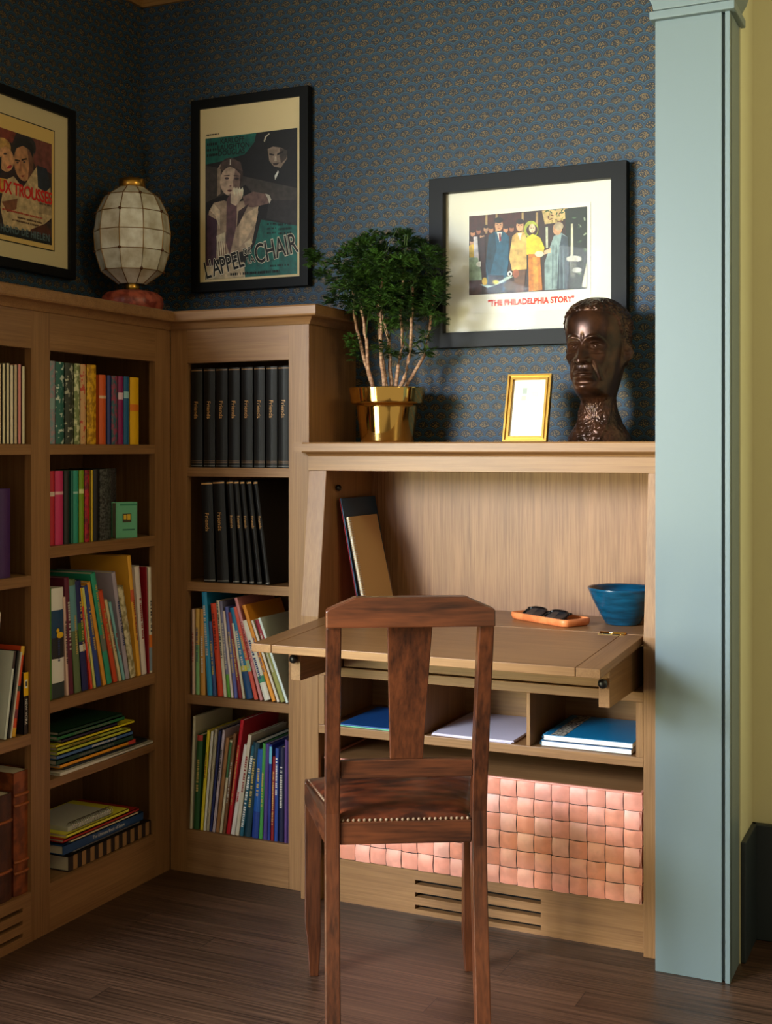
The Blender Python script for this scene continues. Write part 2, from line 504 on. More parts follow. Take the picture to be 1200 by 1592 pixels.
# ================================================================== desk
desk = thing('writing_desk', 'built-in oak secretary desk with fold-down writing surface under framed lobby card', 'desk', (1.24, -0.17, 0))
DX0, DX1, SF = 0.7575, 1.7215, -0.338
IX0, IX1 = 0.811, 1.679
sp_ = [(-0.002, 0.0), (SF, 0.0), (SF, 0.755), (-0.292, 1.142), (-0.292, 1.18), (-0.002, 1.18)]
MB().prism(sp_, 'x', DX0, IX0).build('side_panel', OZ, desk, bevel=0.0012)
MB().prism(sp_, 'x', IX1, DX1).build('side_panel', OZ, desk, bevel=0.0012)
bevbox('back_panel', OBACK, desk, IX0, IX1, -0.010, -0.002, 0.10, 1.18)
bevbox('top_rail', OX, desk, IX0, IX1, -0.2955, -0.272, 1.142, 1.18)
bevbox('top_rail_cover', OX, desk, DX0, DX1, -0.296, -0.2921, 1.142, 1.181, bevel=0.0006)
tb = MB()
tb.prism([(-0.002, 1.181), (-0.300, 1.181), (-0.303, 1.186), (-0.312, 1.190), (-0.328, 1.191), (-0.332, 1.194), (-0.332, 1.214), (-0.329, 1.2175), (-0.002, 1.2175)], 'x', DX0, DX1)
tb.box(0.733, DX0, -0.332, -0.2905, 1.191, 1.2175)
tb.build('top_board', OX, desk)
bevbox('writing_shelf', OX, desk, IX0, IX1, -0.300, -0.010, 0.728, 0.755)
bevbox('drawer_divider', OZ, desk, 1.262, 1.272, -0.336, -0.05, 0.6285, 0.7275)
bevbox('rail', OX, desk, IX0, IX1, SF, -0.012, 0.601, 0.6255)
for a, b in ((0.885, 1.259), (1.275, 1.628)):
    dr = bevbox('drawer', OX, desk, a, b, SF + 0.004, -0.04, 0.6285, 0.722)
bevbox('cubby_floor', OX, desk, IX0, IX1, SF, -0.012, 0.447, 0.470)
bevbox('stile', OZ, desk, IX0, 0.829, SF, SF + 0.02, 0.470, 0.601)
bevbox('stile', OZ, desk, 1.661, IX1, SF, SF + 0.02, 0.470, 0.601)
bevbox('cubby_side', OZ, desk, IX0, 0.829, SF + 0.02, -0.012, 0.470, 0.601)
bevbox('cubby_side', OZ, desk, 1.661, IX1, SF + 0.02, -0.012, 0.470, 0.601)
for a in (1.104, 1.389): bevbox('divider', OZ, desk, a, a + 0.010, SF + 0.0, -0.012, 0.470, 0.601)
bevbox('cubby_back', OX, desk, 0.829, 1.661, -0.045, -0.030, 0.470, 0.601)
# kick board with three long vent slots
kb = MB(); KY0, KY1 = -0.312, -0.292
zz = [0.0, 0.013, 0.0245, 0.045, 0.0565, 0.077, 0.0885, 0.117]
for i in range(7):
    if i % 2 == 0: kb.box(IX0, IX1, KY0, KY1, zz[i], zz[i + 1])
    else:
        kb.box(IX0, 1.079, KY0, KY1, zz[i], zz[i + 1]); kb.box(1.418, IX1, KY0, KY1, zz[i], zz[i + 1])
        zc, r = (zz[i] + zz[i + 1]) / 2, (zz[i + 1] - zz[i]) / 2
        for xc, sgn in ((1.079, -1), (1.418, 1)):
            for q in (1, -1):
                pts = [(xc, zc + q * r), (xc + sgn * -r, zc + q * r)] + [(xc - sgn * r * math.cos(t) , zc + q * r * math.sin(t)) for t in (1.2, 0.8, 0.4, 0.0)][::1]
                pts = [(xc, zc + q * r)] + [(xc - sgn * (r - r * math.cos(t)) , zc + q * r * (1 - 0)) for t in ()]
kb.build('kick_board', OX, desk)
bevbox('vent_backing', DARK, desk, IX0, IX1, -0.282, -0.276, 0.0, 0.099)
bevbox('bottom_board', OX, desk, IX0, IX1, KY1, -0.012, 0.100, 0.117)
# sliding lopers that carry the writing surface
for x0, x1 in ((0.852, 0.879), (1.632, 1.657)):
    lp = MB(); lp.box(x0, x1, -0.560, -0.06, 0.6275, 0.722)
    lo = lp.build('loper', OY, desk, bevel=0.001)
    xm = (x0 + x1) / 2
    MB().lathe([(0.0, -0.020), (0.008, -0.019), (0.011, -0.013), (0.010, -0.007), (0.005, -0.003), (0.005, 0.002)], seg=20).build('knob', BLACK, lo, org=(0, 0, 0))
    k = lo.children[0] if lo.children else None
    if k:
        k.data.transform(Matrix.Rotation(-PI / 2, 4, 'X')); 
        k.data.transform(Matrix.Translation(Vector((xm, -0.560, 0.682)) - Vector(desk['_o'])))
# lower the visible loper height to its real bottom edge
# fall front, hinged at y=-0.300, drooping a little
fall = bpy.data.objects.new('fall_front', None)
ff = MB()
L = 0.392
ff.box(-0.372, 0.372, -L, -0.002, -0.020, 0.0)
fo = ff.build('fall_front', OX, None, bevel=0.0012)
bpy.data.objects.remove(fall)
fo.parent = desk
fo.location = Vector((1.245, -0.301, 0.7545)) - Vector(desk['_o'])
fo.rotation_euler = (math.radians(2.9), 0, 0)
for s_ in (-1, 1):
    e = MB(); a, b = sorted((s_ * 0.3735, s_ * 0.427)); e.box(a, b, -L, -0.002, -0.020, 0.0)
    e.build('breadboard_end', OY, fo, bevel=0.0012)
    hg = MB(); hc = s_ * 0.352
    hg.box(hc - 0.032, hc + 0.032, -0.022, -0.001, 0.0, 0.0012)
    hg.tube([(hc - 0.032, 0.0, 0.0015), (hc + 0.032, 0.0, 0.0015)], 0.0028, 10)
    for q in (-0.022, 0.0, 0.022): hg.ball((hc + q, -0.013, 0.0012), 0.003, seg=8, rings=4, sc=(1, 1, 0.4))
    hg.build('hinge', BRASS, fo)
# little black bumpers inside
for x, s_ in ((IX0, 1), (IX1, -1)):
    bmp = MB(); bmp.lathe([(0.0, 0.014), (0.006, 0.0135), (0.0085, 0.010), (0.0085, 0.004), (0.005, 0.0)], seg=16)
    k = bmp.build('bumper', BLACK, desk, org=(0, 0, 0))
    k.data.transform(Matrix.Rotation(s_ * PI / 2, 4, 'Y')); k.data.transform(Matrix.Translation(Vector((x, -0.235, 1.094)) - Vector(desk['_o'])))

# ================================================================== woven leather box in the knee space
bk = thing('woven_leather_box', 'pink leather box woven from wide straps under the desk cubbies', 'storage box', (1.245, -0.18, 0.117))
BX0, BX1, BY0, BY1, BZ0, BZ1 = 0.822, 1.673, -0.3285, -0.030, 0.1175, 0.383
bx = MB(); bx.box(BX0 + 0.006, BX1 - 0.006, BY0 + 0.007, BY1, BZ0, BZ1 - 0.012)
bx.build('box_body', DARK, bk)
random.seed(5)
LT = [mottled('leather_%d' % i, c, tuple(min(255, int(q * 1.08)) for q in c), 25, 0.42, k=1.0) for i, c in enumerate([(224, 148, 128), (228, 158, 140), (220, 142, 118), (230, 166, 150)])]
nc, nr = 19, 6
cw = (BX1 - BX0) / nc; rh = (BZ1 - BZ0 - 0.002) / nr
wv = MB()
def strap(cx, cz, w, h, vertical, m, face='y'):
    a = 0.0032
    def fn(u, v):
        lu = (u - 0.5) * w; lv = (v - 0.5) * h
        t = (v - 0.5) if vertical else (u - 0.5)
        bulge = a * (math.cos(PI * t * 1.15)) + 0.001
        e = (u - 0.5) if vertical else (v - 0.5)
        bulge -= 0.0016 * (abs(e) * 2) ** 6
        if face == 'y': return (cx + lu, BY0 + 0.0055 - bulge, cz + lv)
        return (BX1 - 0.0055 + bulge, cx + lu, cz + lv)
    wv.grid(fn, 8, 8, m)
for i in range(nc):
    for j in range(nr):
        ver = (i + j) % 2 == 0
        w = cw * (0.93 if ver else 1.0); h = rh * (1.0 if ver else 0.93)
        cx = BX0 + (i + 0.5) * cw; cz = BZ0 + (j + 0.5) * rh
        if i == 0 or i == nc - 1: w = min(w, cw * 0.99)
        h = min(h, rh * (1.0 if j in (0, nr - 1) else 1.06))
        strap(cx, cz, w, h, ver, LT[random.choice([0, 1, 3] if ver else [0, 0, 2, 2])])
for i in range(6):
    for j in range(nr):
        ver = (i + j) % 2 == 1
        strap(BY0 + (i + 0.5) * 0.0475 + 0.003, BZ0 + (j + 0.5) * rh, 0.0475 * (0.93 if ver else 1.06), rh * (1.0 if ver else 0.93), ver, LT[random.choice([0, 2])], 'x')
wv.build('woven_straps', None, bk, fix=False)
rm = MB()
rm.box(BX0, BX1, BY0 + 0.001, BY0 + 0.008, BZ1 - 0.004, BZ1); rm.box(BX0, BX0 + 0.007, BY0 + 0.008, BY1, BZ1 - 0.004, BZ1)
rm.box(BX1 - 0.007, BX1, BY0 + 0.008, BY1, BZ1 - 0.004, BZ1)
rm.build('rim', LT[0], bk, bevel=0.001)
MB().box(BX0 + 0.008, BX1 - 0.008, BY0 + 0.009, BY1 - 0.002, BZ1 - 0.011, BZ1 - 0.004).build('lid', OX, bk)

# ================================================================== books
def K(area_): return {'b': 1.0, 'l': 1.0}[area_]
def book_root(name, label, group, M, loc):
    o = bpy.data.objects.new(name, None); COL.objects.link(o)
    o.matrix_world = Matrix.Translation(loc) @ M
    o['_o'] = (0.0, 0.0, 0.0)
    return tag(o, label, 'book', group)

def make_book(label, group, M, loc, t, H, D, cm, title=None, bands=(), hard=True, pages=PAGES, name='book', tilt_title=False):
    """local: x thickness, y depth away from the spine, z height"""
    r = book_root(name, label, group, M, loc)
    c = 0.0018 if t > 0.008 else t * 0.18
    ov = 0.003
    mb = MB()
    rd = min(0.004, t * 0.22) if hard else 0.0
    # cover as one U shape in plan, spine gently rounded
    outer = [(0, D), (0, rd)] + [(t * q, rd * (1 - math.sin(PI * q))) for q in (0.15, 0.35, 0.5, 0.65, 0.85)] + [(t, rd), (t, D)]
    inner = [(t - c, D), (t - c, rd + c), (c, rd + c), (c, D)]
    n = len(outer)
    pts = outer + inner
    # build cover from quads to keep it valid
    mb.box(0, c, rd, D, 0, H); mb.box(t - c, t, rd, D, 0, H)
    sp = outer[1:-1]
    v = [(x, y, z) for z in (0, H) for x, y in sp] + [(x, rd + c, z) for z in (0, H) for x, y in sp]
    k = len(sp); f = []
    for i in range(k - 1):
        f.append((i, i + 1, k + i + 1, k + i))
        f.append((2 * k + i, 3 * k + i, 3 * k + i + 1, 2 * k + i + 1))
        f.append((i, 2 * k + i, 2 * k + i + 1, i + 1))
        f.append((k + i, k + i + 1, 3 * k + i + 1, 3 * k + i))
    f.append((0, k, 3 * k, 2 * k)); f.append((k - 1, 3 * k - 1, 4 * k - 1, 2 * k - 1))
    mb.add(v, f)
    mb.build('cover', cm, r)
    MB().box(c * 1.02, t - c * 1.02, rd + c * 1.05, D - ov, ov * 0.8, H - ov * 0.8).build('page_block', pages, r)
    for z0, z1, bc in bands:
        bm_ = MB(); dp = 0.0004
        lo, hi = H * z0, H * z1
        v = [(x, y - dp, z) for z in (lo, hi) for x, y in sp] 
        f = [(i, i + 1, k + i + 1, k + i) for i in range(k - 1)]
        bm_.add(v, f)
        bm_.build('spine_band', bc, r)
    if title:
        txt, size, tm, zc = title
        if txt.startswith('#'): marks('spine_lettering', 0, float(txt[1:]), size * 0.58, tm, frame_mat((t / 2, -0.0006, H * zc), (0, 0, -1), (1, 0, 0)), r, seed=int(H * 10000))
        else: lettering('spine_lettering', txt, size, tm, frame_mat((t / 2, -0.0006, H * zc), (0, 0, -1), (1, 0, 0)), r)
    return r

PERS = {'b': Matrix.Identity(4), 'l': Matrix.Rotation(PI / 2, 4, 'Z')}
def shelf_row(where, zs, rows, group, shelf_desc, depth=0.20, front=None, hard=True):
    for row in rows:
        x, t, dx, dz, rgb, desc = row[:6]
        opt = row[6] if len(row) > 6 else {}
        tt = t * opt.get('tk', 0.93)
        a = math.atan2(dx, dz)
        H = math.hypot(dx, dz)
        if a < 0: piv = 0.0
        else: piv = tt
        # rotation about the pivot corner so that the low corner sits on the shelf
        R = Matrix.Translation((piv, 0, 0)) @ Matrix.Rotation(a, 4, 'Y') @ Matrix.Translation((-piv, 0, 0))
        fr = opt.get('fr', 0.0)
        if where == 'b': loc = Vector((x, (front if front is not None else -0.281) + fr, zs + 0.0004))
        else: loc = Vector(((front if front is not None else 0.296) - fr, x, zs + 0.0004))
        m = rgb if not isinstance(rgb, tuple) else mat(rgb, 0.45)
        if opt.get('title') is None and isinstance(rgb, tuple) and tt > 0.0075 and 'picture books' in (group or ''):
            rnd = random.Random(int(x * 10000) + 77)
            lum = sum(rgb) / 3
            inkc = rnd.choice([(200, 194, 184), (196, 170, 96)] if lum < 135 else [(40, 36, 40), (150, 40, 40), (40, 60, 110)])
            if rnd.random() < 0.85: opt = dict(opt, title=('#%.3f' % (H * rnd.uniform(0.25, 0.55)), min(0.012, tt * rnd.uniform(0.6, 0.95)), mat(inkc, 0.5), rnd.uniform(0.45, 0.66)))
        lab = desc if opt.get('raw') else desc + ' ' + shelf_desc
        make_book(lab, group, PERS[where] @ R, loc, tt, H, opt.get('D', depth), m, opt.get('title'), opt.get('bands', ()), hard)

GOLDT = mat((200, 150, 90), 0.4)
GOLDD = mat((130, 96, 60), 0.4)
REDT = mat((200, 40, 30), 0.5)
SILV = mat((120, 116, 112), 0.4)
CREAM = mat((226, 214, 186), 0.6)
VB = mat((14, 12, 13), 0.5, spec=0.3)
WT = mat((230, 228, 222), 0.6)
ordn = ['first', 'second', 'third', 'fourth', 'fifth', 'sixth', 'seventh', 'eighth']

rows = []
D1 = [(0.369, 0.039, 0.0, 0.279), (0.412, 0.038, 0.0, 0.279), (0.453, 0.038, 0.0, 0.279), (0.494, 0.037, 0.0, 0.279), (0.536, 0.037, 0.0, 0.279), (0.577, 0.035, 0.0, 0.279), (0.616, 0.035, 0.0, 0.279), (0.654, 0.035, 0.0, 0.279)]
for i, (x, t, dx, dz) in enumerate(D1):
    rows.append((x, t, dx, dz, VB, ordn[i] + ' of eight upright black volumes from the left', {'D': 0.2, 'tk': 0.98, 'bands': [(0.975, 0.985, GOLDD), (0.012, 0.019, SILV), (0.045, 0.048, GOLDD), (0.062, 0.065, GOLDD)], 'title': ('Friends', 0.017, GOLDT, 0.58)}))
shelf_row('b', 1.148, rows, 'black bound volumes', 'on top shelf of back bookcase')
rows = []
D2 = [(0.413, 0.040, -0.010, 0.282), (0.458, 0.040, -0.016, 0.285), (0.509, 0.022, -0.022, 0.286), (0.538, 0.018, -0.028, 0.286), (0.563, 0.016, -0.032, 0.286), (0.588, 0.016, -0.035, 0.286), (0.615, 0.014, -0.040, 0.286)]
for i, (x, t, dx, dz) in enumerate(D2):
    rows.append((x, t, dx, dz, VB, ordn[i] + ' of seven leaning black volumes from left', {'bands': [(0.975, 0.988, GOLDT), (0.012, 0.022, SILV)], 'title': ('Friends', 0.018 if i < 2 else 0.012, GOLDT, 0.60)}))
shelf_row('b', 0.824, rows, 'leaning black volumes', 'on second shelf of back bookcase')

def bands(*a): return [(p, q, mat(c, 0.5)) for p, q, c in a]
R3 = [
 (0.374, 0.010, -0.001, 0.241, (206, 176, 160), 'thin dusty pink book upright at far left'),
 (0.386, 0.014, -0.001, 0.242, (200, 160, 80), 'ochre book with green lower spine upright', {'bands': bands((0.0, 0.58, (120, 170, 110)))}),
 (0.402, 0.017, -0.003, 0.243, (196, 140, 60), 'amber brown upright picture book'),
 (0.425, 0.018, -0.020, 0.291, (24, 140, 190), 'tall sky blue picture book'),
 (0.4445, 0.012, -0.016, 0.209, (60, 84, 140), 'short slate blue book'),
 (0.459, 0.019, -0.024, 0.260, (220, 66, 24), 'bright orange red picture book', {'title': ('#0.10', 0.012, mat((120, 20, 10)), 0.7)}),
 (0.4795, 0.011, -0.0262, 0.269, (222, 212, 190), 'cream spined book beside the orange one', {'title': ('#0.16', 0.009, mat((60, 60, 60)), 0.7)}),
 (0.492, 0.011, -0.028, 0.267, (118, 116, 150), 'lilac grey book with green foot', {'bands': bands((0.0, 0.24, (90, 160, 50)))}),
 (0.504, 0.008, -0.0285, 0.241, (224, 206, 196), 'thin pale pink spined book'),
 (0.514, 0.012, -0.031, 0.253, (90, 98, 168), 'periwinkle blue picture book'),
 (0.5275, 0.013, -0.036, 0.238, (132, 26, 34), 'dark red picture book'),
 (0.542, 0.008, -0.036, 0.208, (214, 204, 176), 'small cream book'),
 (0.5535, 0.022, -0.056, 0.250, (14, 116, 160), 'teal blue book with yellow edging', {'bands': bands((0.0, 0.3, (20, 70, 120)), (0.3, 0.36, (200, 190, 60)))}),
 (0.579, 0.013, -0.070, 0.253, (214, 84, 66), 'coral red picture book', {'bands': bands((0.3, 0.42, (150, 190, 160)))}),
 (0.597, 0.010, -0.083, 0.279, (210, 140, 144), 'tall mauve pink picture book'),
 (0.6105, 0.021, -0.074, 0.215, (226, 222, 208), 'white book with green dot', {'bands': bands((0.22, 0.3, (60, 140, 100)))}),
 (0.636, 0.012, -0.097, 0.259, (232, 150, 44), 'tall orange book with black dots'),
 (0.652, 0.008, -0.084, 0.219, (226, 214, 200), 'thin cream book near right end'),
 (0.663, 0.014, -0.083, 0.223, (150, 150, 80), 'olive and crimson book', {'bands': bands((0.65, 0.99, (150, 24, 50)))}),
 (0.680, 0.008, -0.089, 0.227, (216, 230, 226), 'white and mint book at right end'),
]
shelf_row('b', 0.504, R3, 'picture books on the third shelf', 'on third shelf of back bookcase')
R4 = [
 (0.3655, 0.0095, 0.012, 0.319, (206, 200, 176), 'tall thin cream book at far left'),
 (0.377, 0.020, 0.014, 0.268, (34, 84, 40), 'dark green book', {'bands': bands((0.94, 1.0, (180, 60, 50)))}),
 (0.401, 0.010, 0.024, 0.284, (226, 204, 40), 'yellow picture book'),
 (0.4125, 0.008, 0.026, 0.283, (226, 222, 210), 'white thin picture book next to yellow'),
 (0.422, 0.009, 0.029, 0.290, (186, 176, 150), 'greige thin picture book'),
 (0.4325, 0.008, 0.031, 0.287, (30, 40, 100), 'navy thin picture book'),
 (0.442, 0.009, 0.034, 0.289, (200, 184, 196), 'pale lilac picture book'),
 (0.453, 0.011, 0.034, 0.269, (168, 116, 70), 'tan brown picture book'),
 (0.466, 0.008, 0.034, 0.263, (222, 210, 180), 'thin cream and green book', {'bands': bands((0.6, 0.98, (60, 110, 70)))}),
 (0.476, 0.009, 0.036, 0.283, (128, 84, 50), 'brown olive picture book'),
 (0.4875, 0.012, 0.047, 0.323, (190, 12, 34), 'tall bright red picture book'),
 (0.502, 0.013, 0.044, 0.255, (230, 220, 212), 'white book with small red lettering', {'title': ('#0.03', 0.010, REDT, 0.42)}),
 (0.517, 0.012, 0.042, 0.283, (220, 208, 186), 'cream book beside white one'),
 (0.531, 0.012, 0.040, 0.255, (30, 96, 120), 'teal book with big white letters', {'title': ('#0.20', 0.013, WT, 0.5)}),
 (0.545, 0.022, 0.030, 0.264, (22, 60, 76), 'dark petrol blue thick book'),
 (0.570, 0.022, 0.018, 0.248, (30, 90, 170), 'royal blue picture book', {'bands': bands((0.0, 0.3, (30, 60, 140)))}),
 (0.594, 0.011, 0.012, 0.265, (70, 150, 70), 'leaf green picture book'),
 (0.607, 0.012, 0.008, 0.266, (74, 56, 130), 'purple picture book'),
 (0.6205, 0.009, 0.007, 0.264, (40, 56, 140), 'indigo book with light blue top', {'bands': bands((0.8, 0.98, (110, 190, 220)))}),
 (0.631, 0.010, 0.007, 0.232, (130, 22, 30), 'dark red book with gilt title', {'title': ('#0.15', 0.009, GOLDT, 0.5)}),
 (0.6425, 0.011, 0.004, 0.256, (40, 70, 150), 'mid blue book', {'title': ('#0.10', 0.009, WT, 0.7)}),
 (0.6555, 0.017, 0.003, 0.260, (18, 24, 60), 'thick midnight navy book'),
 (0.6745, 0.008, 0.002, 0.282, (90, 60, 120), 'thin violet book'),
 (0.684, 0.008, 0.000, 0.280, (52, 32, 84), 'dark aubergine book against right side'),
]
shelf_row('b', 0.1215, R4, 'picture books on the bottom shelf', 'on bottom shelf of back bookcase')

# left bookcase, right bay
def pat(n, a, b, s=90, **k): return mottled(n, a, b, s, 0.5, **k)
L1 = [
 (-0.793, 0.025, 0, 0.208, pat('damask_a', (120, 150, 160), (170, 140, 150)), 'pale grey blue patterned cloth book at left end', {'bands': bands((0.42, 0.55, (140, 165, 165)))}),
 (-0.767, 0.033, 0, 0.207, pat('damask_b', (36, 100, 92), (200, 214, 204), 75, lo=0.56, hi=0.60), 'teal clothbound book with white motifs', {'motif': 1}),
 (-0.732, 0.034, 0, 0.207, pat('damask_c', (50, 58, 48), (176, 176, 156), 65, lo=0.56, hi=0.60), 'dark olive clothbound book with pale scrolls'),
 (-0.696, 0.024, 0, 0.207, pat('damask_d', (120, 134, 84), (214, 216, 176), 60, lo=0.48, hi=0.58), 'sage green patterned clothbound book'),
 (-0.671, 0.025, 0, 0.207, pat('damask_e', (206, 160, 110), (196, 70, 50), 60, lo=0.54, hi=0.60), 'peach and red patterned clothbound book'),
 (-0.645, 0.041, 0, 0.208, pat('damask_f', (168, 118, 8), (230, 176, 30), 70), 'golden yellow thick clothbound book'),
 (-0.594, 0.031, 0, 0.184, (214, 92, 36), 'burnt orange hardback', {'bands': bands((0.66, 0.70, (230, 190, 150)))}),
 (-0.560, 0.017, 0, 0.184, (44, 60, 130), 'indigo blue hardback'),
 (-0.541, 0.028, 0, 0.184, pat('floral_a', (40, 90, 104), (150, 60, 90), 70), 'teal and rose floral hardback'),
 (-0.512, 0.024, 0, 0.184, (138, 14, 90), 'magenta purple hardback', {'bands': bands((0.66, 0.76, (230, 190, 210)))}),
 (-0.487, 0.026, 0, 0.185, (10, 92, 140), 'cerulean blue hardback', {'bands': bands((0.68, 0.78, (150, 200, 210)))}),
 (-0.459, 0.042, 0, 0.184, (236, 180, 20), 'sunny yellow thick hardback', {'bands': bands((0.5, 0.6, (226, 120, 30)))}),
]
shelf_row('l', 1.212, L1, 'clothbound classics on the top shelf', 'on top shelf of left bookcase', depth=0.14)
L2 = [
 (-0.782, 0.018, 0, 0.187, (190, 18, 40), 'crimson hardback at left end', {'bands': bands((0.66, 0.72, (220, 200, 180)))}),
 (-0.763, 0.033, 0, 0.187, (206, 50, 110), 'rose pink hardback', {'bands': bands((0.68, 0.72, (236, 180, 190)))}),
 (-0.728, 0.022, 0, 0.187, (34, 34, 36), 'black hardback between pink and teal books'),
 (-0.704, 0.010, 0, 0.187, (10, 100, 86), 'thin deep green hardback'),
 (-0.692, 0.022, 0, 0.187, (34, 150, 130), 'turquoise green hardback', {'bands': bands((0.68, 0.71, (160, 210, 200)))}),
 (-0.669, 0.021, 0, 0.187, (124, 160, 20), 'lime green hardback', {'bands': bands((0.68, 0.74, (220, 230, 160)))}),
 (-0.646, 0.022, 0, 0.187, pat('reds', (190, 20, 44), (110, 14, 34), 60), 'red patterned hardback'),
 (-0.623, 0.009, 0, 0.187, (206, 176, 40), 'thin mustard yellow hardback'),
 (-0.610, 0.023, 0, 0.189, (20, 20, 22), 'plain black hardback beside the mustard book'),
 (-0.584, 0.052, 0, 0.189, pat('black_lace', (22, 24, 24), (84, 88, 86), 160), 'thick black book with grey lace pattern'),
 (-0.494, 0.052, 0, 0.189, pat('black_lace_b', (22, 24, 24), (76, 70, 72), 190), 'thick black speckled book behind the mint book', {'fr': 0.050}),
]
shelf_row('l', 0.957, L2, 'hardbacks on the second shelf', 'on second shelf of left bookcase', depth=0.13, front=0.290)
# small mint book standing in front, cover outwards
mt = bpy.data.objects.new('book', None)
M_ = Matrix.Rotation(math.radians(50), 4, 'Z')
mint = make_book('small mint green book with yellow emblem standing in front of black books', None, M_, Vector((0.2505, -0.533, 0.9574)), 0.028, 0.097, 0.068, mat((96, 176, 140), 0.5), None, (), True)
bpy.data.objects.remove(mt)
MINT = mint
MINT.matrix_world = Matrix.Translation((0.3035, -0.4355, 0.9574)) @ Matrix.Rotation(math.radians(153), 4, 'Z')
cvp = MB(); cvp.box(-0.0005, 0.0, 0.022, 0.048, 0.042, 0.066, mat((60, 50, 20))); cvp.box(-0.0008, -0.0004, 0.025, 0.034, 0.049, 0.064, mat((220, 180, 40))); cvp.box(-0.0008, -0.0004, 0.037, 0.045, 0.050, 0.063, mat((220, 180, 40)))
cvp.box(-0.0005, 0.0, 0.012, 0.048, 0.020, 0.024, mat((40, 110, 90))); cvp.box(-0.0005, 0.0, 0.004, 0.056, 0.088, 0.093, mat((40, 130, 100)))
cvp.build('cover_print', None, MINT)

L3 = [
 (-0.7935, 0.010, -0.003, 0.280, (70, 120, 30), 'green book tight against left side'),
 (-0.781, 0.050, -0.005, 0.277, (232, 230, 224), 'thick white and blue book with yellow duckling', {'bands': bands((0.0, 0.14, (40, 56, 56)), (0.36, 0.55, (26, 30, 34)), (0.55, 0.80, (14, 66, 106))), 'duck': 1}),
 (-0.728, 0.010, -0.014, 0.252, (224, 190, 176), 'thin pale pink book'),
 (-0.716, 0.020, -0.020, 0.300, (96, 20, 50), 'plum coloured tall book'),
 (-0.693, 0.028, -0.026, 0.292, (96, 116, 76), 'olive and sky blue picture book', {'bands': bands((0.55, 0.95, (96, 150, 160)))}),
 (-0.662, 0.026, -0.032, 0.287, (24, 34, 96), 'dark blue book with green and white bands', {'bands': bands((0.45, 0.62, (60, 110, 40)), (0.36, 0.42, (220, 220, 220)))}),
 (-0.632, 0.010, -0.045, 0.268, (224, 64, 40), 'red spine with yellow top book', {'bands': bands((0.82, 1.0, (226, 190, 40)))}),
 (-0.618, 0.010, -0.049, 0.267, (210, 214, 120), 'lime yellow thin book'),
 (-0.603, 0.021, -0.058, 0.270, (40, 70, 150), 'cobalt blue picture book'),
 (-0.578, 0.015, -0.068, 0.279, (232, 160, 50), 'golden orange picture book'),
 (-0.559, 0.022, -0.072, 0.300, (40, 160, 130), 'tall sea green picture book', {'bands': bands((0.3, 0.45, (110, 120, 110)))}),
 (-0.532, 0.019, -0.066, 0.251, (214, 76, 34), 'rust orange book'),
 (-0.509, 0.012, -0.064, 0.225, (220, 206, 160), 'small cream book'),
 (-0.493, 0.012, -0.062, 0.217, (130, 190, 200), 'small light blue book'),
 (-0.478, 0.018, -0.064, 0.295, (176, 166, 186), 'tall lavender grey book'),
 (-0.456, 0.026, -0.058, 0.252, pat('flowers', (220, 210, 176), (150, 140, 96), 60), 'cream floral patterned book'),
 (-0.425, 0.017, -0.048, 0.335, (240, 178, 60), 'tallest yellow orange picture book', {'bands': bands((0.62, 0.72, (220, 100, 60)))}),
 (-0.404, 0.024, -0.036, 0.303, (230, 220, 216), 'white tall book'),
 (-0.3772, 0.006, -0.014, 0.299, (150, 24, 40), 'thin dark red tall book'),
 (-0.3695, 0.016, -0.008, 0.297, (226, 220, 206), 'white book with orange and grey lower spine', {'bands': bands((0.24, 0.36, (226, 120, 40)), (0.02, 0.24, (130, 150, 170)))}),
]
for r in L3: pass
shelf_row('l', 0.572, L3, 'picture books in the left bookcase', 'on third shelf of left bookcase')
for o in [q for q in COL.objects if q.get('label', '').startswith('thick white and blue book')]:
    dk = MB(); dk.ball((0.026, -0.002, 0.158), 0.010, mat((240, 190, 20)), sc=(1.3, 0.12, 0.8)); dk.ball((0.018, -0.002, 0.170), 0.006, mat((240, 190, 20)), sc=(1, 0.2, 1))
    dk.build('duck_print', None, o)

# horizontal stacks (spine towards the room)
def lying(zb, th, y0, y1, rgb, desc, where_, group, D=0.2, front=0.296, title=None, yaw=0.0, pages=PAGES, bands_=(), hard=False):
    Lg = y1 - y0
    M = Matrix(((0, -1, 0), (0, 0, -1), (1, 0, 0))).to_4x4()
    # columns: local x -> +z, local y -> -x, local z -> -y
    M = Matrix(((0, -1, 0, 0), (0, 0, -1, 0), (1, 0, 0, 0), (0, 0, 0, 1)))
    m = rgb if not isinstance(rgb, tuple) else mat(rgb, 0.45)
    return make_book(desc + ' ' + where_, group, Matrix.Rotation(yaw, 4, 'Z') @ M, Vector((front, y1, zb + 0.0003)), th - 0.0004, Lg, D, m, title, bands_, hard, pages)
w4 = 'in pile on fourth shelf of left bookcase'; g4 = 'books piled flat on the fourth shelf'
lying(0.376, 0.008, -0.762, -0.366, (226, 222, 214), 'wide white magazine at bottom', w4, g4, D=0.27, front=0.302)
lying(0.384, 0.008, -0.735, -0.380, (26, 34, 46), 'dark glossy magazine', w4, g4, D=0.25, front=0.292)
lying(0.392, 0.011, -0.755, -0.440, (238, 160, 30), 'orange book', w4, g4, bands_=bands((0.0, 0.1, (200, 60, 50))))
lying(0.403, 0.014, -0.770, -0.450, (20, 64, 52), 'dark green book with pale title', w4, g4, title=('#0.14', 0.010, SILV, 0.5))
lying(0.417, 0.011, -0.768, -0.452, (70, 110, 170), 'blue book', w4, g4, title=('#0.10', 0.009, WT, 0.4))
lying(0.428, 0.010, -0.766, -0.463, (206, 210, 60), 'lime yellow book', w4, g4)
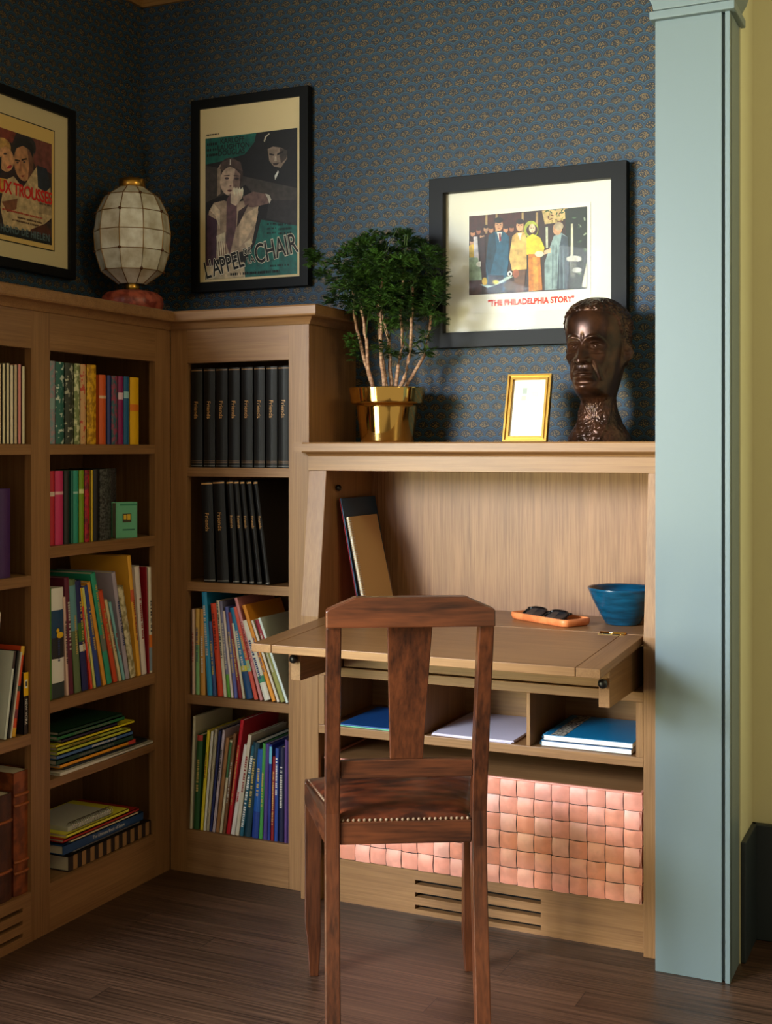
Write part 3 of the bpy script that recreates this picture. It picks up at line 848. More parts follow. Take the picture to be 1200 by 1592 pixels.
lying(0.438, 0.010, -0.766, -0.500, (170, 180, 60), 'olive yellow book', w4, g4, title=('#0.12', 0.007, mat((120, 60, 30)), 0.6))
lying(0.448, 0.008, -0.771, -0.445, (232, 214, 30), 'bright yellow book', w4, g4)
lying(0.456, 0.009, -0.749, -0.520, (40, 30, 60), 'dark purple book', w4, g4)
lying(0.465, 0.011, -0.766, -0.489, (30, 110, 60), 'green book', w4, g4, title=('#0.15', 0.008, SILV, 0.5))
lying(0.476, 0.010, -0.762, -0.500, (16, 60, 40), 'topmost forest green book', w4, g4)
w5 = 'in pile on bottom shelf of left bookcase'; g5 = 'books piled flat on the bottom shelf'
st = lying(0.1215, 0.039, -0.722, -0.369, (36, 26, 24), 'thick black and tan striped book at bottom', w5, g5, D=0.24, hard=False)
sm = MB()
for i in range(10):
    z0 = 0.353 - 0.018 - i * 0.0345
    if z0 > 0.01: sm.box(0.001, 0.0375, -0.0005, 0.0, z0 - 0.0165, z0, mat((150, 112, 70), 0.5))
sm.build('spine_stripes', None, st)
lying(0.1605, 0.010, -0.690, -0.405, (150, 150, 146), 'grey hardback', w5, g5, D=0.23, front=0.285)
lying(0.1705, 0.024, -0.745, -0.404, (24, 66, 116), 'navy book with white title about space', w5, g5, D=0.23, title=('The Ultimate Book of Space', 0.012, WT, 0.45))
lying(0.1945, 0.006, -0.712, -0.427, (226, 206, 170), 'thin cream book', w5, g5)
lying(0.2005, 0.009, -0.742, -0.424, (176, 40, 36), 'dark red book with cream pages', w5, g5)
lying(0.2095, 0.010, -0.731, -0.470, (236, 226, 70), 'yellow paperback', w5, g5, D=0.19)
nb = thing('notebook', 'white spiral bound notebook lying on the yellow paperback, bottom left pile', 'notebook', (0.24, -0.62, 0.2197))
MB().box(0.14, 0.285, -0.712, -0.536, 0.2200, 0.2320).build('page_block', mat((190, 188, 180), 0.6), nb)
wr = MB()
for i in range(24):
    yc = -0.705 + i * 0.007
    wr.tube([(0.287 + 0.011 * math.cos(t), yc, 0.2315 + 0.011 * math.sin(t)) for t in [2 * PI * q / 14 for q in range(14)]], 0.0009, 5, closed=True)
wr.build('spiral_binding', mat((200, 200, 200), 0.25, 1.0), nb)

# left bay of the left bookcase (partly outside the frame)
gl = 'magazines on the top left shelf'
yy = -1.02
cols_m = [(226, 216, 190), (216, 200, 170), (232, 224, 202), (206, 178, 150), (228, 218, 186), (222, 210, 180), (236, 226, 204), (210, 190, 160), (230, 150, 150), (228, 220, 190)]
k_ = 0
names_m = ['leftmost cream', 'beige second', 'ivory third', 'sandy fourth', 'pale fifth', 'buff sixth', 'ivory seventh', 'tan eighth', 'pink ninth', 'cream tenth and rightmost']
for i, c in enumerate(cols_m):
    t = 0.0130
    make_book('%s thin magazine in row on top left shelf of left bookcase' % names_m[i], gl, PERS['l'], Vector((0.296, yy, 1.2125)), t - 0.0008, 0.188 + 0.002 * ((i * 7) % 3), 0.14, mat(c, 0.6), None, (), False)
    yy += t + 0.0006
shelf_row('l', 0.892, [(-0.975, 0.043, 0, 0.213, (60, 26, 92), 'thick deep purple hardback on second left shelf at photo edge', {'raw': 1, 'tk': 0.98})], None, '')
LL = [
 (-1.020, 0.030, 0.027, 0.305, (214, 206, 190), 'white book at far left edge'),
 (-0.957, 0.009, 0.034, 0.205, (206, 214, 210), 'pale grey book second from left edge', {'bands': bands((0.8, 1.0, (60, 40, 40)))}),
 (-0.945, 0.007, 0.036, 0.205, (26, 24, 26), 'thin black book'),
 (-0.936, 0.005, 0.037, 0.200, (220, 216, 206), 'very thin white book'),
 (-0.929, 0.014, 0.033, 0.213, (214, 74, 34), 'orange book with green graphic spine', {'bands': bands((0.0, 0.1, (226, 170, 40)), (0.2, 0.3, (130, 50, 60)), (0.5, 0.56, (60, 70, 60)), (0.9, 1.0, (226, 180, 60)))}),
]
shelf_row('l', 0.507, LL, 'leaning books on the lower left shelf', 'leaning on lower left shelf of left bookcase', depth=0.18)
nyb = make_book('black and yellow travel guide at right end of lower left shelf', None, PERS['l'], Vector((0.299, -0.894, 0.5073)), 0.017, 0.150, 0.12, mat((30, 28, 30), 0.4), ('NEW YORK', 0.012, WT, 0.36), [(0.62, 1.0, mat((240, 190, 20), 0.45))], False)
MB().box(0.004, 0.013, -0.0008, -0.0004, 0.112, 0.132, mat((230, 230, 225))).box(0.006, 0.011, -0.0012, -0.0006, 0.116, 0.128, mat((40, 40, 50))).build('badge', None, nyb)
# old leather volumes
for i, (y, w, h, d_) in enumerate([(-0.923, 0.058, 0.298, 'large brown leather album with raised bands at right of bottom left shelf'), (-0.985, 0.055, 0.255, 'dark brown leather album beside the large banded one')]):
    bo = make_book(d_, None, PERS['l'], Vector((0.297, y, 0.1213)), w, h, 0.22, mottled('old_leather%d' % i, (96, 44, 20) if i == 0 else (60, 30, 22), (140, 70, 32) if i == 0 else (80, 42, 28), 30, 0.4), None, (), True)
    for z in (0.055, 0.06 + 0.022, h - 0.055, h - 0.08) if i == 0 else (0.07, 0.19):
        rb = MB(); rb.tube([(w * q, 0.004 * (1 - math.sin(PI * q)) - 0.001, z) for q in (0.02, 0.2, 0.4, 0.6, 0.8, 0.98)], 0.004, 8)
        rb.build('raised_band', mat((150, 80, 40), 0.4), bo)

# ================================================================== chair
CA = math.radians(24.97 + 4.3)
Fv = Vector((-0.4222, 0.9065)); Rv = Vector((0.9065, 0.4222))
cpos = Vector((2.388, -3.30)) + Rv * 0.0395 + Fv * 2.554
ch = thing('chair', 'dark stained wooden chair with splat back and leather seat at the desk', 'chair', (cpos.x, cpos.y, 0), local=True, rotz=CA)
def swept_post(path, w, dfun, xc):
    """path of (y, z), section w (x) by depth"""
    v = []; f = []
    for i, (y, z) in enumerate(path):
        d = dfun(z) / 2
        ww = (w(z) if callable(w) else w) / 2
        v += [(xc(z) - ww, y - d, z), (xc(z) + ww, y - d, z), (xc(z) + ww, y + d, z), (xc(z) - ww, y + d, z)]
    n = len(path)
    for i in range(n - 1):
        for k in range(4):
            l = (k + 1) % 4
            f.append((i * 4 + k, i * 4 + l, (i + 1) * 4 + l, (i + 1) * 4 + k))
    f.append((3, 2, 1, 0)); f.append(tuple((n - 1) * 4 + k for k in range(4)))
    return v, f
def ypost(z):
    if z > 0.47: return -0.112 * ((z - 0.47) / 0.44) ** 1.15
    if z > 0.40: return 0.0
    return -0.072 * ((0.40 - z) / 0.40) ** 1.3
zs = [0, 0.05, 0.1, 0.15, 0.2, 0.25, 0.3, 0.35, 0.40, 0.44, 0.47, 0.5, 0.55, 0.6, 0.65, 0.7, 0.75, 0.8, 0.856]
for s_ in (-1, 1):
    v, f = swept_post([(ypost(z), z) for z in zs], lambda z: 0.0305 if z < 0.5 else 0.0305 - 0.002 * (z - 0.5), lambda z: 0.034 if z > 0.15 else 0.026 + 0.008 * z / 0.15, lambda z, s_=s_: s_ * 0.1485)
    m_ = MB(); m_.add(v, f); m_.build('back_post', CHZ, ch, bevel=0.0025)
# crest rail
cr = MB()
yc = ypost(0.885)
cr.prism([(-0.164, 0.8562), (0.164, 0.8562), (0.164, 0.888), (0.160, 0.892), (0.108, 0.9145), (-0.108, 0.9145), (-0.160, 0.892), (-0.164, 0.888)], 'y', yc - 0.017, yc + 0.017)
cr.build('crest_rail', CHX, ch, bevel=0.0025)
# lower back rail
yl = ypost(0.56)
MB().prism([(-0.1325, 0.543), (0.1325, 0.543), (0.1325, 0.577), (0.0, 0.5805), (-0.1325, 0.577)], 'y', yl - 0.010, yl + 0.012).build('lower_back_rail', CHX, ch, bevel=0.002)
# splat, tapering down
sp2 = MB()
def splat(u, v, off):
    z = 0.580 + v * (0.8558 - 0.580); w = 0.066 + v * 0.022
    return ((u - 0.5) * w, ypost(z) + 0.004 + off, z)
n_ = 10
vv = [splat(u, j / n_, o_) for j in range(n_ + 1) for u, o_ in ((0, -0.006), (1, -0.006), (1, 0.006), (0, 0.006))]
ff_ = [(j * 4 + k, j * 4 + (k + 1) % 4, (j + 1) * 4 + (k + 1) % 4, (j + 1) * 4 + k) for j in range(n_) for k in range(4)] + [(3, 2, 1, 0), tuple(n_ * 4 + k for k in range(4))]
sp2.add(vv, ff_); sp2.build('splat', CHZ, ch, bevel=0.0015)
# seat frame
SFY = 0.345
MB().box(-0.133, 0.133, -0.012, 0.010, 0.406, 0.452).build('rear_seat_rail', CHX, ch, bevel=0.002)
MB().box(-0.162, 0.162, SFY - 0.014, SFY + 0.010, 0.396, 0.440).build('front_seat_rail', CHX, ch, bevel=0.002)
for s_ in (-1, 1):
    v = []
    for z in (0.400, 0.446):
        v += [(s_ * 0.1635, 0.0172, z), (s_ * 0.141, 0.0172, z), (s_ * 0.176, SFY - 0.020, z - 0.004), (s_ * 0.1995, SFY - 0.020, z - 0.004)]
    MB().add(v, [(0, 1, 2, 3), (4, 5, 6, 7), (0, 1, 5, 4), (1, 2, 6, 5), (2, 3, 7, 6), (3, 0, 4, 7)]).build('side_seat_rail', CHY, ch, bevel=0.002)
    def fw(z): return 0.036 if z > 0.12 else 0.021 + 0.015 * (z / 0.12)
    v, f = swept_post([(SFY, z) for z in (0, 0.03, 0.06, 0.09, 0.12, 0.2, 0.3, 0.40, 0.4425)], fw, fw, lambda z, s_=s_: s_ * (0.1815 - (0.003 if z < 0.12 else 0)))
    MB().add(v, f).build('front_leg', CHZ, ch, bevel=0.002)
LEATH = mottled('worn_leather', (44, 20, 14), (104, 48, 26), 14, 0.32, lo=0.4, hi=0.68, bump=0.35, stretch=(1, 2.2, 1))
st_ = MB()
def seatfn(top):
    def fn(u, v):
        y = -0.010 + v * (SFY + 0.018); hw = 0.131 + (0.197 - 0.131) * min(1, max(0, (y) / SFY))
        if y < 0.02: hw = 0.131
        x = (u * 2 - 1) * hw
        e = (1 - (2 * u - 1) ** 4) * (1 - (2 * v - 1) ** 4)
        z = 0.4525 - 0.008 * v + (0.022 * e ** 0.6 if top else -0.004)
        if top: z += 0.0012 * noise.noise(Vector((x * 40, y * 60, 0)))
        return (x, y, z)
    return fn
st_.grid(seatfn(True), 40, 40, LEATH); st_.grid(seatfn(False), 40, 40, LEATH)
st_.build('seat', None, ch)
nl = MB()
def nail(x, y, z): nl.ball((x, y, z), 0.0035, seg=8, rings=4)
NAILM = mat((116, 92, 70), 0.6)
for i in range(24): nail(-0.127 + i * 0.011, -0.0085, 0.4545)
nl.build('nail_trim', NAILM, ch)
for s_ in (-1, 1):
    nl = MB()
    for i in range(26):
        t = i / 25; y = 0.02 + t * (SFY - 0.03); nail(s_ * (0.133 + 0.058 * (y / SFY)), y, 0.4535 - 0.008 * t)
    nl.build('nail_trim', NAILM, ch)

# ================================================================== things on the desk
# folder and spiral notebook leaning against the left inner side
def slab(o, name, T, B, w_dir, thick, m, off=0.0, bevel=0.001):
    """T: top front point, B: bottom front point, w_dir: vector along depth; thickness towards -normal"""
    T, B, w_dir = Vector(T), Vector(B), Vector(w_dir)
    n = (T - B).cross(w_dir).normalized()
    if n.x < 0: n = -n
    pts = [B, B + w_dir, T + w_dir, T]
    v = [p + n * off for p in pts] + [p + n * (off - thick) for p in pts]
    return MB().add(v, [(0, 1, 2, 3), (7, 6, 5, 4), (0, 4, 5, 1), (1, 5, 6, 2), (2, 6, 7, 3), (3, 7, 4, 0)]).build(name, m, o, bevel=bevel)
fd = thing('folder', 'tall dark blue portfolio folder leaning inside desk behind spiral notebook', 'folder', (0.87, -0.15, 0.755))
slab(fd, 'cover', (0.8285, -0.240, 1.066), (0.888, -0.240, 0.7575), (0, 0.215, 0.0), 0.0035, mat((22, 60, 92), 0.5))
slab(fd, 'back_cover', (0.8285, -0.240, 1.066), (0.888, -0.240, 0.7575), (0, 0.215, 0.0), 0.0020, mat((160, 30, 50), 0.5), off=-0.0042)
sn = thing('notebook', 'tan spiral bound notebook leaning on the blue folder inside the desk', 'notebook', (0.92, -0.15, 0.755))
T_, B_ = (0.850, -0.236, 1.016), (0.918, -0.262, 0.7575)
W_ = (0.0, 0.178, 0.0)
slab(sn, 'front_cover', T_, B_, W_, 0.0016, mat((196, 160, 112), 0.6))
slab(sn, 'page_block', T_, B_, W_, 0.0060, PAGES, off=-0.0018)
slab(sn, 'back_cover', T_, B_, W_, 0.0014, mat((120, 84, 54), 0.6), off=-0.0080)
wr = MB(); T_, B_ = Vector(T_), Vector(B_)
for i in range(44):
    p = B_.lerp(T_, (i + 0.7) / 44.5) + Vector((-0.002, 0.002, 0))
    wr.tube([p + Vector((0.0065 * math.cos(t), 0.0065 * math.sin(t), 0)) for t in [2 * PI * q / 12 for q in range(12)]], 0.0009, 4, closed=True)
wr.build('spiral_binding', mat((215, 210, 205), 0.3, 0.8), sn)

# leather tray and sunglasses
ty = thing('tray', 'tan leather catch-all tray on the writing surface holding sunglasses', 'tray', (1.385, -0.19, 0.755))
A, B, C_ = Vector((1.288, -0.165)), Vector((1.462, -0.268)), Vector((1.512, -0.165))
ex = (B - A).normalized(); ey = Vector((-ex.y, ex.x)); tw = (B - A).length + 0.012; td = 0.092
def TP(u, v, z): 
    p = A + ex * (u - 0.006) + ey * v
    return Vector((p.x, p.y, z))
tr = MB()
def rrect(o_, r=0.014, n=5):
    pts = []
    for cx, cy, a0 in ((tw - o_ - r, o_ + r, -PI / 2), (tw - o_ - r, td - o_ - r, 0), (o_ + r, td - o_ - r, PI / 2), (o_ + r, o_ + r, PI)):
        for i in range(n + 1): pts.append((cx + r * math.cos(a0 + i * PI / 2 / n), cy + r * math.sin(a0 + i * PI / 2 / n)))
    return pts
rings = [(0.006, 0.7553), (0.002, 0.758), (0.0, 0.765), (0.0, 0.774), (0.0025, 0.7748), (0.004, 0.772), (0.006, 0.7605)]
vr = []
for o_, z in rings: vr += [TP(x, y, z) for x, y in rrect(o_)]
n_ = len(rrect(0)); fr = []
for i in range(len(rings) - 1):
    for k in range(n_): fr.append((i * n_ + k, i * n_ + (k + 1) % n_, (i + 1) * n_ + (k + 1) % n_, (i + 1) * n_ + k))
fr.append(tuple(range(n_))[::-1]); fr.append(tuple((len(rings) - 1) * n_ + k for k in range(n_)))
tr.add(vr, fr, None, True); tr.build('tray_body', mottled('tan_leather', (214, 116, 66), (230, 138, 84), 30, 0.4), ty)
sg = thing('sunglasses', 'black framed sunglasses lying folded in the leather tray', 'sunglasses', (1.36, -0.19, 0.7607))
SB = mat((14, 13, 14), 0.12); LENS = mat((30, 32, 36), 0.06)
def SP(u, v, z): return TP(0.020 + u * 1.2, 0.014 + v * 1.2 + z * 0.75, 0.7612 + z * 0.72)
fr_ = MB(); ln = MB()
for cu in (0.033, 0.101):
    pts = []; ip = []
    for k in range(24):
        a = 2 * PI * k / 24
        rx, rz = 0.030, 0.0175
        cx = math.copysign(abs(math.cos(a)) ** 0.75, math.cos(a)); sz = math.copysign(abs(math.sin(a)) ** 0.75, math.sin(a))
        pts.append(SP(cu + rx * cx, 0.006 * abs(cx) + 0.008 * sz, 0.0185 + rz * sz * (1.0 if sz > 0 else 0.85)))
    fr_.tube(pts, 0.0032, 6, closed=True)
    c0 = sum(pts, Vector()) / 24
    ln.add([c0] + pts, [(0, k + 1, (k + 1) % 24 + 1) for k in range(24)])
fr_.tube([SP(0.058, 0.008, 0.025), SP(0.067, 0.010, 0.028), SP(0.076, 0.008, 0.025)], 0.003, 6)
fr_.build('front_frame', SB, sg); ln.build('lens', LENS, sg)
for a_, b_, v_ in ((0.003, 0.120, 0.020), (0.131, 0.014, 0.026)):
    MB().tube([SP(a_, 0.008, 0.030), SP(a_, 0.016, 0.029), SP(a_ + (b_ - a_) * 0.1, v_, 0.026), SP((a_ + b_) / 2, v_ + 0.004, 0.018), SP(b_, v_ + 0.008, 0.006)], [0.0035, 0.0035, 0.003, 0.0026, 0.0032], 6).build('temple_arm', SB, sg)

# bowl
bw = MB()
bw.lathe([(0.0, 0.0), (0.040, 0.0), (0.044, 0.002), (0.047, 0.008), (0.056, 0.024), (0.068, 0.046), (0.079, 0.068), (0.0865, 0.086), (0.0895, 0.0915), (0.0885, 0.0935), (0.085, 0.091), (0.076, 0.070), (0.064, 0.046), (0.050, 0.022), (0.030, 0.010), (0.0, 0.008)], (1.578, -0.135, 0.7555), 56)
bo = bw.build('bowl', mottled('blue_glaze', (8, 48, 70), (12, 78, 112), 12, 0.16, lo=0.35, hi=0.65, stretch=(1, 1, 6)), None, org=(1.578, -0.135, 0.755))
bo.location = (1.578, -0.135, 0.755)
tag(bo, 'dark blue glazed ceramic bowl at right end of the desk interior', 'bowl')

# cubby contents
bf = thing('folder', 'flat blue folder with green edge in left desk cubby', 'folder', (0.97, -0.2, 0.47))
MB().box(0.868, 1.090, -0.332, -0.09, 0.4705, 0.4730, mat((110, 190, 150), 0.5)).box(0.869, 1.089, -0.331, -0.091, 0.4731, 0.4765, mat((20, 80, 150), 0.45)).build('cover', None, bf)
pp = thing('paper_stack', 'stack of pale lavender paper in middle desk cubby', 'paper', (1.25, -0.18, 0.47))
for k in range(5):
    a = math.radians((-1.5, 1.0, -0.5, 0.8, 0.0)[k])
    m_ = MB(); m_.box(-0.108, 0.108, -0.14, 0.14, 0, 0.0012)
    o = m_.build('sheet', mat((214, 208, 232), 0.6), pp, org=(0, 0, 0))
    o.location = Vector((1.243, -0.190, 0.4703 + k * 0.0013)) - Vector(pp['_o']); o.rotation_euler = (0, 0, a)
def spiral_book(label, z, h, x0, x1, y0, y1, cover, group):
    t_ = thing('notebook', label, 'notebook', ((x0 + x1) / 2, (y0 + y1) / 2, z), group)
    MB().box(x0 + 0.004, x1, y0, y1, z + 0.0012, z + h - 0.0012).build('page_block', WHITE, t_)
    MB().box(x0 + 0.002, x1 + 0.001, y0 - 0.001, y1, z + h - 0.0011, z + h).build('front_cover', cover, t_)
    MB().box(x0 + 0.002, x1 + 0.001, y0 - 0.001, y1, z + 0.0002, z + 0.0011).build('back_cover', mat((30, 30, 40)), t_)
    w_ = MB()
    for i in range(20):
        yc = y0 + 0.008 + i * (y1 - y0 - 0.016) / 19
        w_.tube([(x0 + 0.004 + h * 0.5 * math.cos(t), yc, z + h / 2 + h * 0.5 * math.sin(t)) for t in [2 * PI * q / 12 for q in range(12)]], 0.0010, 5, closed=True)
    w_.build('spiral_binding', mat((60, 120, 150), 0.3, 0.7), t_)
    return t_
CB = mat((14, 128, 184), 0.35)
spiral_book('lower thick spiral notebook with blue cover in right desk cubby', 0.4705, 0.0135, 1.420, 1.646, -0.322, -0.065, mat((10, 90, 150), 0.35), 'spiral notebooks in the right cubby')
tn = spiral_book('upper blue spiral notebook with patterned band in right desk cubby', 0.4845, 0.0135, 1.424, 1.648, -0.318, -0.070, CB, 'spiral notebooks in the right cubby')
MB().box(1.444, 1.478, -0.316, -0.072, 0.4982, 0.4986, mottled('paisley', (40, 34, 50), (210, 200, 180), 160, 0.5)).build('patterned_band', None, tn)

# ================================================================== brass plant pot and plant
PC = (0.925, -0.150)
pot = thing('planter', 'shiny brass planter with wide rim on top of the desk', 'planter', (PC[0], PC[1], 1.2176))
MB().lathe([(0.0, 0.0), (0.069, 0.0), (0.0715, 0.001), (0.0730, 0.003), (0.0735, 0.006), (0.0766, 0.030), (0.0798, 0.055), (0.0830, 0.080), (0.0850, 0.096), (0.0856, 0.100), (0.0885, 0.1025), (0.0945, 0.104), (0.0985, 0.1055), (0.1005, 0.108), (0.1010, 0.111), (0.1024, 0.122), (0.1040, 0.136), (0.1050, 0.144), (0.1053, 0.147), (0.1048, 0.1495), (0.1025, 0.150), (0.101, 0.148), (0.098, 0.118), (0.084, 0.108), (0.080, 0.10)], (PC[0], PC[1], 1.2177), 72).build('pot', BRASS, pot)
MB().lathe([(0.0, 0.132), (0.05, 0.134), (0.096, 0.130)], (PC[0], PC[1], 1.2177), 32).build('soil', mat((40, 28, 20), 0.9, bump=(120, 0.8)), pot)
pl = thing('potted_plant', 'dark green feathery shrub with bare pale stems in the brass planter', 'plant', (PC[0], PC[1], 1.35))
random.seed(11)
BARK = mottled('pale_bark', (150, 106, 78), (200, 158, 124), 60, 0.7, bump=0.6, stretch=(1, 1, 3))
stems = [
 [(-0.035, 0.00, 1.345), (-0.060, 0.0, 1.42), (-0.085, 0.0, 1.50), (-0.100, 0.0, 1.57), (-0.105, 0.0, 1.64)],
 [(-0.030, -0.02, 1.345), (-0.048, -0.02, 1.42), (-0.055, -0.02, 1.50), (-0.068, -0.02, 1.58), (-0.080, -0.02, 1.66)],
 [(0.005, -0.02, 1.345), (-0.005, -0.025, 1.43), (-0.008, -0.025, 1.53), (-0.010, -0.02, 1.60), (-0.004, -0.02, 1.70)],
 [(0.015, 0.00, 1.345), (0.010, 0.0, 1.40), (0.0, 0.01, 1.50), (-0.030, 0.01, 1.60), (-0.03, 0.01, 1.70)],
 [(0.028, -0.01, 1.345), (0.035, -0.01, 1.41), (0.050, -0.01, 1.48), (0.045, -0.01, 1.56), (0.055, -0.01, 1.68)],
 [(0.040, -0.02, 1.345), (0.062, -0.02, 1.40), (0.078, -0.02, 1.47), (0.082, -0.02, 1.55), (0.085, -0.02, 1.64)],
 [(-0.010, 0.03, 1.345), (-0.025, 0.03, 1.42), (-0.04, 0.035, 1.52), (-0.05, 0.04, 1.62), (-0.06, 0.04, 1.70)],
 [(0.02, 0.03, 1.345), (0.06, 0.035, 1.40), (0.095, 0.04, 1.46), (0.11, 0.045, 1.55), (0.12, 0.045, 1.62)],
]
tips = []
for s_ in stems:
    P_ = [Vector((PC[0] + x, PC[1] + y, z)) for x, y, z in s_]
    pts = []
    for i in range(len(P_) - 1):
        for k in range(4):
            q = P_[i].lerp(P_[i + 1], k / 4); q += Vector((random.uniform(-1, 1), random.uniform(-1, 1), 0)) * 0.0015; pts.append(q)
    pts.append(P_[-1])
    MB().tube(pts, [0.0058 - 0.0026 * i / len(pts) for i in range(len(pts))], 7).build('stem', BARK, pl)
    tips.append(P_)
LEAF = mottled('aralia_leaf', (20, 42, 8), (56, 88, 24), 18, 0.5)
LEAFV = LEAF
fol = MB(); tw_ = MB()
def leaflet(p, d, up, ln_, w):
    s_ = d.cross(up)
    if s_.length < 1e-4: s_ = Vector((1, 0, 0))
    s_.normalize(); n = s_.cross(d).normalized()
    mid = p + d * ln_ * 0.5 + n * ln_ * 0.08; tip = p + d * ln_ - n * ln_ * 0.10
    return [p, mid + s_ * w, tip, mid - s_ * w]
def cluster(c, r, d0):
    for q in range(random.randint(7, 10)):
        a = 2 * PI * random.random(); el = random.uniform(-0.5, 0.6)
        d = Vector((math.cos(a) * math.cos(el), math.sin(a) * math.cos(el), math.sin(el)))
        d = (d + d0 * 0.5).normalized()
        base = c + d * 0.004
        ln_ = random.uniform(0.7, 1.15) * r
        up = Vector((random.uniform(-0.3, 0.3), random.uniform(-0.3, 0.3), 1))
        v = leaflet(base, d, up, ln_, ln_ * 0.10)
        fol.add(v, [(0, 1, 2, 3)])
        for e in (0.22, 0.42, 0.62):
            for sg_ in (-1, 1):
                s2 = d.cross(up).normalized() * sg_
                d2 = (d + s2 * 1.0).normalized()
                fol.add(leaflet(base + d * ln_ * e, d2, up, ln_ * 0.42, ln_ * 0.06), [(0, 1, 2, 3)])
random.seed(3)
N = 0
while N < 620:
    x = random.uniform(-0.185, 0.155); y = random.uniform(-0.12, 0.105); z = random.uniform(1.50, 1.80)
    ex_ = ((x + 0.005) / 0.175) ** 2 + ((y + 0.005) / 0.12) ** 2 + ((z - 1.66) / 0.135) ** 2
    if ex_ > 1.0: 
        continue
    if z < 1.58 and random.random() < 0.55: continue
    if noise.noise(Vector((x * 14, y * 14, z * 14 + 3))) < -0.22: continue
    c = Vector((PC[0] + x, PC[1] + y, z))
    d0 = Vector((x, y, (z - 1.62) * 0.7)); d0.normalize()
    cluster(c, random.uniform(0.018, 0.030), d0); N += 1
for (x, y, z) in [(-0.19, -0.05, 1.735), (-0.20, -0.05, 1.72), (-0.18, -0.05, 1.68), (-0.15, -0.03, 1.62), (0.16, -0.04, 1.64), (0.165, -0.04, 1.60), (0.14, -0.05, 1.57), (0.15, 0, 1.55), (0.03, -0.04, 1.54), (0.0, -0.04, 1.48), (0.02, -0.03, 1.46), (-0.09, 0, 1.46), (-0.1, -0.02, 1.50), (0.06, 0.02, 1.47), (0.1, 0.03, 1.47), (-0.21, -0.04, 1.74), (0.12, -0.04, 1.50), (-0.02, -0.05, 1.58), (0.04, -0.06, 1.60)]:
    for q in range(4):
        cluster(Vector((PC[0] + x + random.uniform(-0.012, 0.012), PC[1] + y + random.uniform(-0.012, 0.012), z + random.uniform(-0.012, 0.012))), 0.026, Vector((x, y, 0)).normalized())
fol.build('foliage', LEAF, pl, fix=False)
for i in range(90):
    P_ = random.choice(tips); q = P_[random.choice([2, 3, 3, 4, 4])]
    e = q + Vector((random.uniform(-0.07, 0.07), random.uniform(-0.05, 0.05), random.uniform(0.03, 0.10)))
    tw_.tube([q, q.lerp(e, 0.5) + Vector((0, 0, 0.01)), e], [0.0016, 0.0012, 0.0008], 4)
tw_.build('twigs', mat((70, 90, 40), 0.7), pl)

# ================================================================== bust
bu = thing('bust', 'dark bronze bust of a head with short curly hair on the desk top', 'sculpture', (1.520, -0.165, 1.2176), local=True, rotz=math.radians(-8))
def smooth_interp(x, xs, ys):
    if x <= xs[0]: return ys[0]
    if x >= xs[-1]: return ys[-1]
    for i in range(len(xs) - 1):
        if xs[i] <= x <= xs[i + 1]:
            t = (x - xs[i]) / (xs[i + 1] - xs[i])
            m0 = (ys[i + 1] - ys[i - 1]) / (xs[i + 1] - xs[i - 1]) if i > 0 else (ys[1] - ys[0]) / (xs[1] - xs[0])
            m1 = (ys[i + 2] - ys[i]) / (xs[i + 2] - xs[i]) if i + 2 < len(xs) else (ys[-1] - ys[-2]) / (xs[-1] - xs[-2])
            h = xs[i + 1] - xs[i]
            return (2 * t ** 3 - 3 * t * t + 1) * ys[i] + (t ** 3 - 2 * t * t + t) * h * m0 + (-2 * t ** 3 + 3 * t * t) * ys[i + 1] + (t ** 3 - t * t) * h * m1
HZ = [0.0, 0.02, 0.05, 0.08, 0.100, 0.112, 0.120, 0.132, 0.150, 0.175, 0.200, 0.235, 0.260, 0.300, 0.328, 0.345, 0.357, 0.3645, 0.368]
FR = [0.070, 0.064, 0.052, 0.046, 0.046, 0.058, 0.078, 0.090, 0.093, 0.094, 0.094, 0.090, 0.094, 0.092, 0.080, 0.062, 0.042, 0.022, 0.001]
BK = [0.075, 0.070, 0.060, 0.055, 0.055, 0.057, 0.060, 0.066, 0.074, 0.084, 0.092, 0.100, 0.104, 0.102, 0.090, 0.070, 0.048, 0.026, 0.001]
SD = [0.082, 0.074, 0.056, 0.045, 0.042, 0.042, 0.044, 0.047, 0.052, 0.058, 0.065, 0.070, 0.073, 0.075, 0.067, 0.053, 0.038, 0.022, 0.001]
def G(x, s): return math.exp(-(x / s) ** 2)
